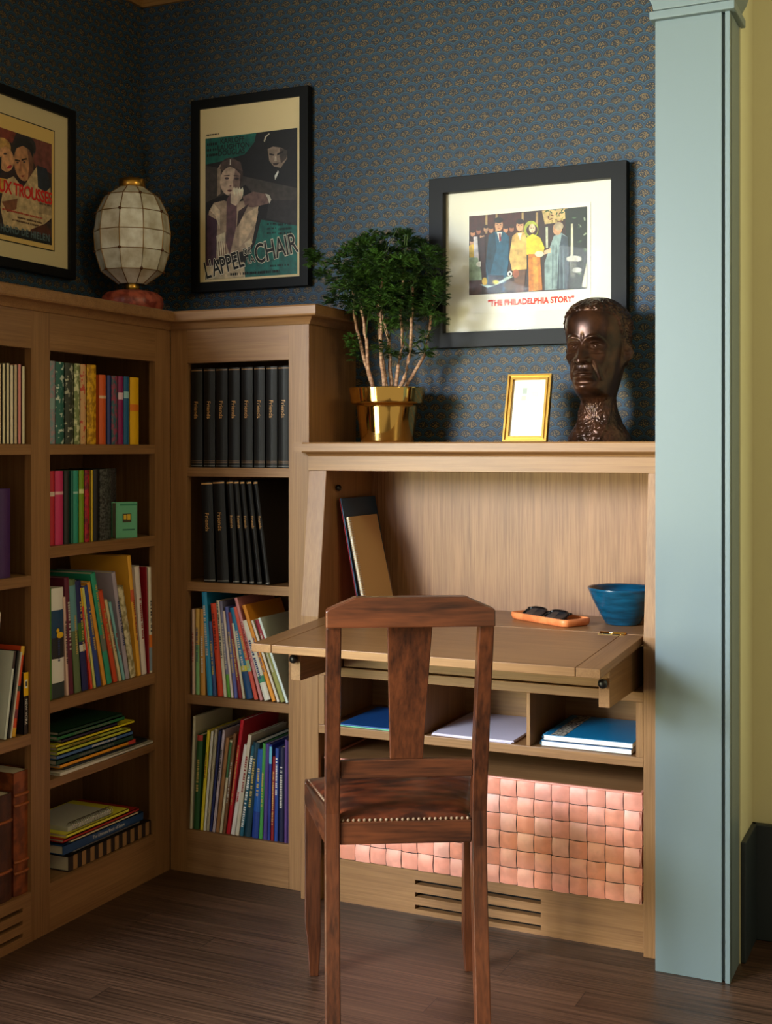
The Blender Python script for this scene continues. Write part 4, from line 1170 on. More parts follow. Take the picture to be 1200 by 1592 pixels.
def bust_r(th, h):
    """th degrees from the face direction"""
    s, c = abs(math.sin(math.radians(th))), math.cos(math.radians(th))
    f_, b_, w_ = smooth_interp(h, HZ, FR), smooth_interp(h, HZ, BK), smooth_interp(h, HZ, SD)
    q = f_ if c > 0 else b_
    p = 2.25
    r = 1.0 / (((s / w_) ** p + (abs(c) / q) ** p) ** (1 / p))
    t = abs(th)
    d = 0.0
    # nose
    if h > 0.197: n_ = max(0.0, min(1.0, (0.254 - h) / 0.050))
    else: n_ = max(0.0, 1 - ((0.197 - h) / 0.007) ** 2) if h > 0.190 else 0.0
    d += 0.023 * n_ * G(th, 5.5 + 3.0 * n_)
    d += 0.010 * G(t - 10, 4.5) * G(h - 0.2015, 0.0065)
    d -= 0.006 * G(t - 5.5, 2.5) * G(h - 0.1945, 0.003)
    # eyes
    d -= 0.013 * G(t - 20, 8.5) * G(h - 0.238, 0.011)
    d -= 0.004 * G(t - 9, 4) * G(h - 0.243, 0.010)
    d += 0.0105 * G(t - 20, 6.0) * G(h - 0.2365, 0.0068)
    d += 0.0030 * G(t - 20, 8.0) * G(h - (0.2475 - 0.00003 * (t - 20) ** 2), 0.0022)
    d += 0.0026 * G(t - 20, 8.0) * G(h - (0.2270 + 0.00003 * (t - 20) ** 2), 0.0022)
    d -= 0.0022 * G(t - 20, 8.5) * G(h - (0.2435 - 0.00005 * (t - 20) ** 2), 0.0014)
    d -= 0.0028 * G(t - 19, 1.8) * G(h - 0.2365, 0.0022)
    d -= 0.0030 * G(t - 24, 9) * G(h - 0.2205, 0.0026)
    # brow
    d += 0.0085 * G(t - 20, 12) * G(h - (0.2600 - 0.00004 * (t - 18) ** 2), 0.0055)
    d -= 0.0022 * G(th, 2.5) * G(h - 0.262, 0.008)
    # cheeks, folds
    d += 0.0065 * G(t - 36, 9) * G(h - 0.214, 0.013)
    fx = 13 + (0.200 - h) * 260
    if 0.150 < h < 0.206:
        d -= 0.0034 * G(t - fx, 3.2) * min(1, (0.206 - h) / 0.006) * min(1, (h - 0.150) / 0.008)
        d += 0.0035 * G(t - fx - 6, 4.0) * min(1, (0.206 - h) / 0.006) * min(1, (h - 0.150) / 0.008)
    d -= 0.0065 * G(t - 45, 12) * G(h - 0.176, 0.016)
    # mouth
    d += 0.006 * G(th, 20) * G(h - 0.166, 0.014)
    d += 0.0075 * G(th, 12) * G(h - 0.1725, 0.0042)
    d += 0.0080 * G(th, 10.5) * G(h - 0.1595, 0.0048)
    d -= 0.0065 * G(th, 14) * G(h - 0.1662, 0.0018)
    d -= 0.0022 * G(th, 2.0) * G(h - 0.183, 0.005)
    d -= 0.0060 * G(th, 14) * G(h - 0.1485, 0.0045)
    d += 0.0060 * G(th, 15) * G(h - 0.134, 0.009)
    # ears
    er = G(t - 96, 6.5) * G(h - 0.222, 0.024)
    d += 0.020 * er - 0.012 * G(t - 92, 3.2) * G(h - 0.222, 0.013)
    # temples, neck tendons, collar bones
    d -= 0.004 * G(t - 58, 12) * G(h - 0.262, 0.018)
    if h < 0.11:
        d += 0.0055 * G(t - (18 + h * 500), 6) * min(1, (0.11 - h) / 0.03)
        d -= 0.004 * G(th, 6) * G(h - 0.02, 0.02)
        d += 0.0018 * noise.noise(Vector((th * 0.13, h * 120, 1.0))) + 0.0012 * noise.noise(Vector((th * 0.3, h * 300, 5.0)))
    hl = 0.328 - 0.000006 * t * t if t < 60 else (0.306 - (t - 60) * 0.0028 if t < 100 else 0.190)
    if h > hl and h < 0.3675:
        e = min(1.0, (h - hl) / 0.006)
        cu = noise.cell(Vector((0, 0, 0))) if False else 0
        hn = noise.noise(Vector((math.sin(math.radians(th)) * 9, math.cos(math.radians(th)) * 9, h * 95)))
        hn2 = noise.noise(Vector((math.sin(math.radians(th)) * 19, math.cos(math.radians(th)) * 19, h * 210 + 7)))
        d += e * (0.0055 + 0.0050 * hn + 0.0032 * hn2)
    k = min(1.0, r / 0.055)
    return max(0.0005, r + d * k)
NT, NH = 220, 300
bv = []; bfc = []
for j in range(NH + 1):
    h = 0.3678 * j / NH
    # the head sits forward of the neck
    oy = -0.012 * max(0, min(1, (h - 0.06) / 0.08))
    for i in range(NT):
        th = -180 + 360.0 * i / NT
        # finer sampling of the face
        thf = th - 26 * math.sin(math.radians(th)) * 1.0
        r = bust_r(thf, h)
        bv.append((r * math.sin(math.radians(thf)), -r * math.cos(math.radians(thf)) + oy + 0.012, h))
for j in range(NH):
    for i in range(NT):
        l = (i + 1) % NT
        bfc.append((j * NT + i, j * NT + l, (j + 1) * NT + l, (j + 1) * NT + i))
bfc.append(tuple(range(NT))[::-1]); bfc.append(tuple(NH * NT + i for i in range(NT)))
BRONZE = mottled('patinated_bronze', (42, 25, 17), (80, 48, 31), 30, 0.30, lo=0.35, hi=0.7, metal=0.55, bump=0.25)
mb_ = MB(); mb_.add(bv, bfc, None, True)
mb_.build('head', BRONZE, bu, fix=False)

# ================================================================== lantern lamp
LC = (0.140, -0.242)
lm = thing('lamp', 'round capiz shell lantern lamp with brass cap in bookcase corner', 'lamp', (LC[0], LC[1], 1.5877))
SH = bpy.data.materials.new('capiz_shell'); g = NG(SH)
tc = g.new('ShaderNodeTexCoord'); nn = g.new('ShaderNodeTexNoise'); nn.inputs['Scale'].default_value = 22; nn.inputs['Detail'].default_value = 5; g.link(tc.outputs['Object'], nn.inputs['Vector'])
g.link(g.ramp(nn.outputs['Fac'], [(0.35, lin((196, 184, 158))), (0.65, lin((240, 236, 222)))]), g.b.inputs['Base Color'])
g.b.inputs['Roughness'].default_value = 0.22; g.b.inputs['Coat Weight'].default_value = 0.5
bp = g.new('ShaderNodeBump'); bp.inputs['Strength'].default_value = 0.3; bp.inputs['Distance'].default_value = 0.004
g.link(nn.outputs['Fac'], bp.inputs['Height']); g.link(bp.outputs[0], g.b.inputs['Normal'])
rg = [(0.040, 1.968), (0.078, 1.9415), (0.103, 1.891), (0.1105, 1.8345), (0.106, 1.778), (0.089, 1.721), (0.040, 1.684)]
ph = math.radians(-18 - 55)
sh = MB()
def LP(r, k, z): 
    a = ph + 2 * PI * k / 10
    return Vector((LC[0] + r * math.cos(a), LC[1] + r * math.sin(a), z))
for k in range(10):
    for j in range(6):
        sh.add([LP(rg[j][0], k, rg[j][1]), LP(rg[j][0], k + 1, rg[j][1]), LP(rg[j + 1][0], k + 1, rg[j + 1][1]), LP(rg[j + 1][0], k, rg[j + 1][1])], [(0, 1, 2, 3)])
sh.build('shell_shade', SH, lm)
rb = MB()
for k in range(10):
    rb.tube([LP(r + 0.001, k, z) for r, z in rg], 0.0013, 6)
for r, z in rg[1:6]: rb.tube([LP(r + 0.001, k, z) for k in range(10)], 0.0012, 6, closed=True)
rb.build('wire_ribs', mat((150, 110, 56), 0.35, 0.8), lm)
for k in range(10):
    for j in ((1, 3) if False else ((2, 4) if k % 2 == 0 else (1, 5))):
        sd = MB(); sd.ball(LP(rg[j][0] + 0.002, k, rg[j][1]), 0.0048, seg=10, rings=6); sd.build('stud', mat((96, 60, 36), 0.3, 0.7), lm)
MB().lathe([(0.0, 0.022), (0.034, 0.024), (0.0385, 0.022), (0.0385, 0.0), (0.036, -0.003), (0.0, -0.003)], (LC[0], LC[1], 1.970), 40).build('brass_cap', BRASS_SOFT, lm)
MB().lathe([(0.0, 0.022), (0.0235, 0.022), (0.0215, 0.018), (0.0215, 0.004), (0.026, 0.0), (0.0, 0.0)], (LC[0], LC[1], 1.664), 36).build('brass_neck', BRASS_SOFT, lm)
MB().lathe([(0.0, 0.076), (0.050, 0.076), (0.074, 0.070), (0.086, 0.058), (0.090, 0.040), (0.084, 0.018), (0.076, 0.006), (0.074, 0.0), (0.0, 0.0)], (LC[0], LC[1], 1.588), 96,
           squash=lambda a, z: 1 + 0.022 * abs(math.sin(a * 9)) * (1 if 0.004 < z < 0.072 else 0)).build('carved_base', mottled('red_lacquer', (120, 44, 32), (176, 84, 62), 40, 0.4), lm)

# tiny white crumb-like stud on the bookcase top is left out: too small to tell

# ================================================================== pictures
def quad_map(corners):
    """corners (tl, tr, br, bl) in traced coordinates -> unit square (u right, v up)"""
    tl, tr_, br, bl_ = [Vector(c) for c in corners]
    def fn(x, y):
        u = 0.5; v = 0.5
        for _ in range(12):
            p = (tl * (1 - u) + tr_ * u) * v + (bl_ * (1 - u) + br * u) * (1 - v)
            du = (tr_ - tl) * v + (br - bl_) * (1 - v); dv = (tl * (1 - u) + tr_ * u) - (bl_ * (1 - u) + br * u)
            e = Vector((x, y)) - p; det = du.x * dv.y - du.y * dv.x
            u += (e.x * dv.y - e.y * dv.x) / det; v += (du.x * e.y - du.y * e.x) / det
        return u, v
    return fn
class Art:
    def __init__(s, place, qm, w, h): s.mb = MB(); s.place = place; s.qm = qm; s.w = w; s.h = h; s.d = 0.0003
    def _p(s, x, y):
        u, v = s.qm(x, y); u = min(1, max(0, u)); v = min(1, max(0, v))
        return s.place(u * s.w, v * s.h, s.d)
    def poly(s, pts, c, k=1.0):
        P_ = [s._p(x, y) for x, y in pts]
        s.mb.add(P_, [tuple(range(len(P_)))], mottled('printed_ink', tuple(int(q * 0.80) for q in c), tuple(min(255, int(q * 1.12)) for q in c), 55, 0.5, lo=0.3, hi=0.7)); s.d += 0.000015
    def ell(s, cx, cy, rx, ry, c, rot=0, n=20):
        a = math.radians(rot)
        s.poly([(cx + rx * math.cos(t) * math.cos(a) - ry * math.sin(t) * math.sin(a), cy + rx * math.cos(t) * math.sin(a) + ry * math.sin(t) * math.cos(a)) for t in [2 * PI * q / n for q in range(n)]], c)
    def build(s, parent, name='artwork'): return s.mb.build(name, None, parent, fix=False)

def glass_pane(mb, name, parent):
    m = _M.get('glass')
    if m is None:
        m = bpy.data.materials.new('picture_glass'); m.use_nodes = True
        nt = m.node_tree; nt.nodes.remove(nt.nodes['Principled BSDF'])
        out = nt.nodes['Material Output']
        tr2 = nt.nodes.new('ShaderNodeBsdfTransparent'); gl2 = nt.nodes.new('ShaderNodeBsdfGlossy'); gl2.inputs['Roughness'].default_value = 0.03
        ge = nt.nodes.new('ShaderNodeNewGeometry'); dt = nt.nodes.new('ShaderNodeVectorMath'); dt.operation = 'DOT_PRODUCT'
        nt.links.new(ge.outputs['Normal'], dt.inputs[0]); nt.links.new(ge.outputs['Incoming'], dt.inputs[1])
        def mth(op, a, b):
            n = nt.nodes.new('ShaderNodeMath'); n.operation = op
            for i, q in enumerate((a, b)):
                if isinstance(q, (int, float)): n.inputs[i].default_value = q
                else: nt.links.new(q, n.inputs[i])
            return n
        ab = mth('ABSOLUTE', dt.outputs['Value'], 0); om = mth('SUBTRACT', 1.0, ab.outputs[0]); pw_ = mth('POWER', om.outputs[0], 5.0)
        fr2 = mth('ADD', mth('MULTIPLY', pw_.outputs[0], 0.15).outputs[0], 0.0012); mx = nt.nodes.new('ShaderNodeMixShader')
        nt.links.new(fr2.outputs[0], mx.inputs[0]); nt.links.new(tr2.outputs[0], mx.inputs[1]); nt.links.new(gl2.outputs[0], mx.inputs[2]); nt.links.new(mx.outputs[0], out.inputs[0])
        _M['glass'] = m
    return mb.build(name, m, parent)

def frame_back(label, x0, x1, z0, z1, fw, depth, fm, name='framed_poster'):
    t = thing(name, label, 'picture', ((x0 + x1) / 2, -0.001, z0))
    m_ = MB(); y0, y1 = -depth, -0.001
    m_.prism([(x0, z0), (x1, z0), (x1 - fw, z0 + fw), (x0 + fw, z0 + fw)], 'y', y0, y1)
    m_.prism([(x0, z1), (x1, z1), (x1 - fw, z1 - fw), (x0 + fw, z1 - fw)], 'y', y0, y1)
    m_.prism([(x0, z0), (x0, z1), (x0 + fw, z1 - fw), (x0 + fw, z0 + fw)], 'y', y0, y1)
    m_.prism([(x1, z0), (x1, z1), (x1 - fw, z1 - fw), (x1 - fw, z0 + fw)], 'y', y0, y1)
    m_.build('frame', fm, t, bevel=0.001)
    return t
FRM = mat((11, 10, 11), 0.5, spec=0.2)

# --- lobby card, right
p3 = frame_back('wide black framed colour lobby card with white mat hanging above the desk', 1.000, 1.562, 1.482, 1.957, 0.042, 0.034, FRM)
MB().box(1.041, 1.521, -0.010, -0.002, 1.523, 1.916).build('mat_board', mat((236, 232, 216), 0.8), p3)
MB().box(1.109, 1.459, -0.0115, -0.0101, 1.576, 1.860).build('card', mat((240, 236, 222), 0.7), p3)
pl3 = lambda u, v, d: (1.112 + u, -0.0116 - d, 1.628 + v)
A3 = Art(pl3, quad_map([(208, 283), (992, 225), (992, 775), (213, 812)]), 0.337, 0.220)
A3.poly([(208, 283), (992, 225), (992, 775), (213, 812)], (52, 30, 20))
A3.poly([(208, 283), (560, 258), (560, 420), (208, 420)], (70, 30, 20))
for x in (320, 390, 565, 660): A3.poly([(x, 262), (x + 14, 261), (x + 14, 400), (x, 400)], (170, 140, 90))
A3.poly([(700, 250), (870, 236), (860, 300), (800, 330), (720, 340)], (200, 170, 110))
for i in range(26):
    a = i * 2.4; A3.ell(760 + 50 * math.cos(a) + i * 2, 285 + 40 * math.sin(a * 1.7), 12, 5, [(60, 80, 40), (170, 150, 80), (110, 60, 30)][i % 3], i * 37, 8)
A3.poly([(850, 240), (992, 228), (992, 775), (880, 780), (860, 500)], (30, 38, 24))
for i in range(18): A3.ell(910 + (i * 37) % 75, 300 + (i * 53) % 420, 14, 5, [(70, 96, 60), (150, 160, 130), (40, 60, 36)][i % 3], i * 50, 8)
A3.poly([(890, 340), (904, 338), (904, 560), (890, 560)], (220, 214, 180)); A3.poly([(725, 360), (740, 358), (742, 500), (728, 500)], (200, 200, 170))
# crowd
for i, (x, y) in enumerate([(235, 400), (275, 385), (325, 370), (360, 375), (250, 440), (300, 420), (460, 375), (500, 370), (230, 460)]):
    A3.ell(x, y, 16, 22, [(190, 130, 90), (160, 100, 70), (200, 150, 110)][i % 3], 0, 12); A3.ell(x, y - 16, 17, 12, (60, 36, 24), 0, 10)
A3.poly([(210, 480), (240, 470), (260, 560), (215, 600)], (220, 180, 60))
A3.poly([(240, 420), (268, 420), (280, 600), (250, 640)], (206, 196, 190))
A3.poly([(212, 560), (270, 560), (315, 720), (215, 720)], (150, 170, 140)); A3.ell(285, 605, 24, 18, (226, 220, 206)); A3.poly([(214, 715), (300, 710), (300, 806), (216, 810)], (80, 46, 40))
A3.poly([(282, 430), (318, 420), (330, 700), (300, 720)], (60, 30, 24))
# man in blue
A3.poly([(345, 410), (385, 388), (450, 388), (482, 420), (480, 600), (455, 790), (340, 798), (325, 600)], (24, 84, 112))
A3.poly([(345, 410), (385, 388), (400, 500), (350, 700), (325, 600)], (14, 58, 76)); A3.poly([(400, 392), (436, 392), (420, 460)], (226, 220, 210)); A3.poly([(414, 400), (426, 400), (430, 450), (418, 452)], (140, 30, 30))
A3.poly([(345, 680), (450, 680), (440, 795), (340, 798)], (24, 30, 50))
A3.ell(414, 345, 27, 38, (206, 150, 110)); A3.ell(412, 312, 30, 20, (36, 26, 22)); A3.ell(402, 340, 5, 3, (60, 40, 30)); A3.ell(426, 339, 5, 3, (60, 40, 30)); A3.poly([(405, 364), (424, 363), (420, 368), (408, 368)], (140, 60, 50))
# man in cream
A3.poly([(505, 420), (535, 395), (585, 392), (600, 430), (602, 640), (505, 650), (485, 560)], (226, 178, 96)); A3.poly([(515, 650), (595, 640), (585, 790), (525, 795)], (110, 70, 40))
A3.poly([(540, 400), (570, 398), (556, 450)], (236, 226, 200)); A3.ell(555, 352, 24, 34, (220, 164, 120)); A3.ell(556, 322, 27, 17, (46, 30, 22)); A3.ell(546, 348, 4, 3, (70, 40, 30)); A3.ell(566, 347, 4, 3, (70, 40, 30))
# bride in yellow
A3.ell(630, 375, 48, 58, (170, 176, 60)); A3.ell(636, 380, 38, 40, (60, 30, 20)); A3.poly([(600, 430), (640, 405), (690, 430), (720, 500), (700, 560), (640, 570), (600, 540)], (244, 200, 40))
A3.poly([(612, 540), (690, 540), (706, 780), (616, 790)], (214, 126, 20)); A3.poly([(640, 560), (670, 560), (680, 782), (650, 786)], (232, 150, 40)); A3.ell(637, 368, 21, 30, (236, 190, 150)); A3.ell(630, 366, 4, 3, (80, 40, 30)); A3.ell(646, 365, 4, 3, (80, 40, 30)); A3.ell(638, 385, 6, 3, (180, 40, 40)); A3.ell(685, 540, 30, 20, (240, 230, 190))
# officiant in grey
A3.poly([(780, 420), (830, 400), (870, 430), (880, 640), (868, 775), (722, 782), (720, 600), (745, 520)], (136, 158, 156)); A3.poly([(830, 410), (870, 430), (880, 640), (868, 775), (800, 778), (810, 560)], (60, 74, 84))
for i in range(4): A3.poly([(770 + i * 22, 480), (778 + i * 22, 480), (776 + i * 24, 770), (768 + i * 24, 772)], (100, 120, 124))
A3.ell(802, 375, 30, 40, (200, 150, 110)); A3.ell(812, 355, 30, 28, (170, 150, 120)); A3.poly([(715, 520), (760, 500), (760, 530), (715, 545)], (220, 170, 130))
A3.ell(910, 575, 50, 22, (200, 196, 180)); A3.poly([(880, 590), (930, 590), (915, 700), (890, 700)], (90, 90, 80)); A3.ell(930, 650, 30, 18, (190, 190, 180)); A3.poly([(992, 600), (992, 770), (960, 760)], (220, 210, 180))
A3.ell(490, 670, 16, 18, (230, 226, 214)); A3.ell(490, 672, 8, 9, (30, 30, 30)); A3.poly([(290, 740), (380, 750), (470, 690), (515, 688), (440, 730), (340, 765)], (180, 200, 190)); A3.ell(320, 720, 18, 26, (220, 180, 70)); A3.ell(395, 725, 20, 14, (230, 200, 70)); A3.ell(530, 670, 22, 28, (170, 90, 50)); A3.ell(500, 750, 50, 30, (90, 60, 30))
A3.build(p3)
RT = mat((222, 56, 24), 0.6)
XB, ZB = (1, 0, 0), (0, 0, 1)
lettering('title_lettering', '"THE PHILADELPHIA STORY"', 0.0225, RT, frame_mat((1.291, -0.0122, 1.602), XB, ZB), p3, bold=0.0009, space=1.0, sx=0.86)
glass_pane(MB().box(1.041, 1.521, -0.026, -0.0245, 1.523, 1.916), 'glass', p3)

# --- tall black and teal poster, middle
p2 = frame_back('tall black framed film poster in black and teal hanging above back bookcase', 0.203, 0.612, 1.681, 2.270, 0.029, 0.030, FRM)
MB().box(0.231, 0.584, -0.022, -0.002, 1.709, 2.242).build('paper', mat((226, 204, 158), 0.75), p2)
pl2 = lambda u, v, d: (0.2515 + u, -0.0221 - d, 1.718 + v)
q2 = [(127, 415), (815, 330), (835, 1420), (145, 1485)]
A2 = Art(pl2, quad_map(q2), 0.321, 0.432)
A2.poly(q2, (24, 20, 22)); BK_ = (24, 20, 22)
A2.poly([(127, 415), (515, 367), (500, 440), (430, 530), (250, 585), (130, 610)], (16, 92, 82))
A2.poly([(130, 615), (260, 640), (400, 690), (820, 780), (820, 900), (560, 900), (440, 760), (132, 900)], (66, 58, 54))
A2.poly([(620, 870), (820, 870), (825, 1060), (600, 1010)], (46, 40, 42))
A2.poly([(560, 1020), (825, 1060), (835, 1420), (440, 1458), (450, 1330), (520, 1200)], (16, 96, 88)); A2.poly([(640, 1060), (700, 1060), (700, 1400), (650, 1400)], (24, 116, 104))
# man's head upper right
A2.ell(675, 430, 100, 92, (18, 15, 16)); A2.poly([(600, 490), (640, 470), (700, 480), (740, 500), (745, 560), (700, 630), (650, 620), (615, 580)], (138, 118, 104)); A2.poly([(690, 480), (745, 500), (740, 560), (700, 600), (690, 540)], (70, 58, 54))
A2.poly([(615, 520), (650, 530), (648, 540), (612, 532)], (24, 18, 18)); A2.poly([(670, 525), (715, 500), (716, 514), (672, 540)], (24, 18, 18)); A2.poly([(640, 595), (690, 590), (670, 612), (645, 610)], (50, 36, 34)); A2.poly([(655, 545), (665, 545), (672, 580), (650, 582)], (190, 170, 150))
A2.poly([(660, 720), (655, 690), (680, 650), (686, 662), (670, 700)], (230, 226, 216)); A2.poly([(570, 430), (580, 395), (610, 370), (612, 378), (588, 402), (578, 440)], (190, 180, 160))
# woman
A2.ell(320, 690, 100, 135, (60, 46, 42)); A2.poly([(225, 640), (250, 600), (250, 830), (225, 850)], (150, 130, 112)); A2.ell(322, 735, 76, 108, (196, 168, 148)); A2.poly([(360, 640), (400, 680), (395, 780), (350, 840), (345, 740)], (130, 104, 96))
A2.poly([(240, 640), (262, 590), (330, 560), (400, 590), (418, 660), (360, 632), (300, 625), (262, 650)], (84, 66, 60)); A2.poly([(318, 570), (326, 570), (326, 610), (318, 610)], (220, 210, 190))
A2.ell(298, 712, 17, 9, (70, 54, 60)); A2.ell(372, 714, 17, 9, (70, 54, 60)); A2.poly([(275, 690), (318, 686), (318, 692), (276, 697)], (50, 34, 34)); A2.poly([(350, 688), (390, 690), (390, 697), (350, 694)], (50, 34, 34)); A2.ell(326, 770, 8, 6, (120, 84, 78)); A2.ell(322, 805, 20, 8, (92, 46, 50))
A2.poly([(165, 960), (200, 900), (280, 880), (330, 900), (430, 880), (520, 900), (540, 960), (500, 1180), (430, 1260), (230, 1330), (160, 1300), (150, 1100)], (176, 150, 128))
A2.poly([(150, 985), (230, 1030), (225, 1380), (150, 1380)], (74, 46, 62)); A2.poly([(200, 905), (250, 960), (250, 1100), (215, 1000), (175, 960)], (220, 198, 170))
A2.poly([(300, 870), (330, 820), (380, 830), (375, 1080), (330, 1290), (298, 1200)], (104, 74, 78)); A2.poly([(330, 820), (350, 780), (420, 800), (415, 860), (370, 920), (330, 900)], (214, 190, 166))
for i in range(4): A2.poly([(345 + i * 20, 800), (358 + i * 20, 775), (366 + i * 20, 800), (362 + i * 20, 850)], (232, 214, 190))
A2.poly([(420, 850), (500, 810), (610, 830), (635, 870), (610, 900), (500, 930), (440, 920)], (120, 92, 86)); A2.poly([(590, 825), (620, 835), (635, 870), (620, 900), (612, 870)], (226, 214, 196)); A2.poly([(400, 1000), (540, 920), (525, 1040), (460, 1160), (400, 1240)], (204, 178, 148)); A2.poly([(390, 960), (470, 900), (400, 1050), (380, 1080)], (60, 44, 46))
A2.poly([(225, 1150), (290, 1120), (300, 1300), (240, 1310)], (226, 206, 176)); A2.poly([(440, 1200), (490, 1160), (500, 1200), (460, 1260)], (210, 190, 160)); A2.poly([(150, 1380), (440, 1340), (450, 1456), (150, 1482)], (206, 184, 150))
for i in range(4): A2.poly([(240 + i * 16, 1190), (246 + i * 16, 1190), (258 + i * 16, 1300), (250 + i * 16, 1302)], (120, 90, 74))
A2.build(p2)
INK = mat((16, 14, 16), 0.6)
def w2(x, y):  # traced coordinate -> point on the paper
    u, v = A2.qm(x, y); return Vector((0.2515 + u * 0.321, -0.0238, 1.718 + v * 0.432))
def l2(txt, x, y, size, m, rot=0, bold=0.0, lift=0.0, **kw):
    a = math.radians(rot); p = w2(x, y); p.y -= lift
    lettering('poster_lettering', txt, size, m, frame_mat(p, (math.cos(a), 0, math.sin(a)), (-math.sin(a), 0, math.cos(a))), p2, bold=bold, **kw)
BONE = mat((222, 212, 190), 0.6)
l2('KARLOFF', 335, 425, 0.0225, INK, 0, 0.0004, sx=0.92); l2('LAUGHTON', 345, 471, 0.0225, INK, 0, 0.0004, sx=0.92); l2('DOUGLAS', 330, 516, 0.0225, INK, 0, 0.0004, sx=0.92)
def k2(x, y, ln_, h, m, seed, rot=0):
    a = math.radians(rot); marks('poster_lettering', 0, ln_, h, m, frame_mat(w2(x, y), (math.cos(a), 0, math.sin(a)), (-math.sin(a), 0, math.cos(a))), p2, seed)
for i, y in enumerate((455, 498, 538)): k2(178, y, 0.034, 0.008, INK, i)
k2(185, 382, 0.045, 0.004, INK, 9)
for lay, (mm, bo_, lf) in enumerate(((BONE, 0.0030, 0.0), (INK, 0.0008, 0.0004))):
    l2("L'APPEL", 288, 1372, 0.074, mm, 13, bo_, lf, space=0.95, sx=0.60); l2('DE', 462, 1262, 0.028, mm, 12, bo_ * 0.6, lf, sx=0.8); l2('LA', 492, 1326, 0.028, mm, 12, bo_ * 0.6, lf, sx=0.8); l2('CHAIR', 676, 1243, 0.084, mm, 11, bo_, lf, space=0.95, sx=0.62)
k2(520, 1420, 0.17, 0.008, INK, 20, 0)
for i, y in enumerate((1050, 1085, 1118)): k2(740, y, 0.045, 0.007, INK, 30 + i); k2(640, y, 0.03, 0.005, INK, 50 + i)
k2(700, 1360, 0.06, 0.006, INK, 40)
glass_pane(MB().box(0.231, 0.584, -0.0285, -0.0270, 1.709, 2.242), 'glass', p2)

# --- poster on the left wall
p1 = thing('framed_poster', 'black framed film poster of a couple on the left wall above bookcase', 'picture', (0.001, -0.587, 1.69))
PY0, PY1, PZ0, PZ1, fw_, dp_ = -0.812, -0.361, 1.690, 2.178, 0.026, 0.030
m_ = MB()
for pts in ([(PY0, PZ0), (PY1, PZ0), (PY1 - fw_, PZ0 + fw_), (PY0 + fw_, PZ0 + fw_)], [(PY0, PZ1), (PY1, PZ1), (PY1 - fw_, PZ1 - fw_), (PY0 + fw_, PZ1 - fw_)],
            [(PY0, PZ0), (PY0, PZ1), (PY0 + fw_, PZ1 - fw_), (PY0 + fw_, PZ0 + fw_)], [(PY1, PZ0), (PY1, PZ1), (PY1 - fw_, PZ1 - fw_), (PY1 - fw_, PZ0 + fw_)]):
    m_.prism(pts, 'x', 0.001, dp_)
m_.build('frame', FRM, p1, bevel=0.001)
MB().box(0.002, 0.020, PY0 + fw_, PY1 - fw_, PZ0 + fw_, PZ1 - fw_).build('mat_board', mat((214, 196, 154), 0.8), p1)
mb_ = MB(); ay1, az0, az1 = -0.447, 1.763, 2.100; ay0 = PY0 + 0.085
mb_.box(0.0201, 0.0206, ay0 - 0.003, ay1 + 0.003, az0 - 0.003, az1 + 0.003, INK); mb_.box(0.0207, 0.0212, ay0, ay1, az0, az1, mat((226, 190, 116), 0.7)); mb_.build('paper', None, p1)
pl1 = lambda u, v, d: (0.0213 + d, -0.690 + u, 1.776 + v)
q1 = [(-16, 385), (432, 532), (432, 1310), (-16, 1190)]
A1 = Art(pl1, quad_map(q1), 0.232, 0.286)
A1.poly(q1, (56, 40, 44)); A1.poly([(200, 460), (432, 532), (432, 760), (300, 700)], (120, 66, 60)); A1.poly([(-16, 385), (150, 440), (120, 520), (-16, 470)], (130, 60, 50)); A1.poly([(-16, 770), (120, 800), (60, 900), (-16, 880)], (222, 170, 70))
A1.ell(40, 560, 70, 80, (186, 140, 80)); A1.ell(70, 640, 62, 96, (214, 158, 116), -10); A1.poly([(-10, 640), (40, 620), (36, 760), (-10, 770)], (40, 44, 50)); A1.ell(98, 700, 20, 11, (180, 40, 50), -30); A1.ell(66, 600, 14, 7, (70, 50, 44)); A1.ell(20, 520, 60, 40, (206, 160, 92), -20)
A1.ell(215, 560, 90, 95, (50, 46, 50)); A1.ell(205, 670, 72, 140, (196, 140, 100), -6); A1.poly([(235, 560), (290, 600), (280, 760), (240, 800), (250, 690)], (120, 80, 64)); A1.poly([(130, 540), (160, 480), (240, 480), (290, 560), (280, 640), (250, 570), (200, 540), (150, 560)], (36, 34, 40))
A1.poly([(140, 640), (180, 650), (178, 662), (140, 656)], (50, 34, 30)); A1.poly([(190, 640), (232, 634), (232, 646), (192, 656)], (50, 34, 30)); A1.ell(160, 668, 10, 6, (40, 40, 50)); A1.ell(212, 664, 10, 6, (40, 40, 50)); A1.poly([(178, 660), (190, 660), (192, 730), (172, 732)], (170, 112, 80)); A1.poly([(178, 768), (215, 762), (200, 780)], (150, 60, 50))
A1.poly([(60, 800), (130, 770), (200, 860), (310, 700), (350, 740), (420, 860), (430, 1100), (300, 1200), (60, 1160), (30, 1000)], (206, 178, 136)); A1.poly([(310, 690), (390, 720), (425, 860), (380, 900), (320, 860)], (44, 52, 66)); A1.poly([(40, 960), (160, 940), (150, 1020), (80, 1040)], (130, 80, 56)); A1.poly([(330, 900), (425, 900), (425, 1080), (330, 1060)], (176, 150, 116)); A1.poly([(260, 1180), (380, 1140), (425, 1200), (425, 1260), (260, 1230)], (84, 40, 30))
A1.poly([(-16, 1130), (300, 1210), (432, 1250), (432, 1310), (-16, 1190)], (24, 28, 34))
A1.build(p1)
def l1(txt, y, z, size, m, bold=0.0, align='RIGHT', lift=0.0016, sp=1.0, sx=0.84):
    lettering('poster_lettering', txt, size, m, frame_mat((0.0213 + lift, y, z), (0, 1, 0), (0, 0, 1)), p1, bold=bold, align=align, space=sp, sx=sx)
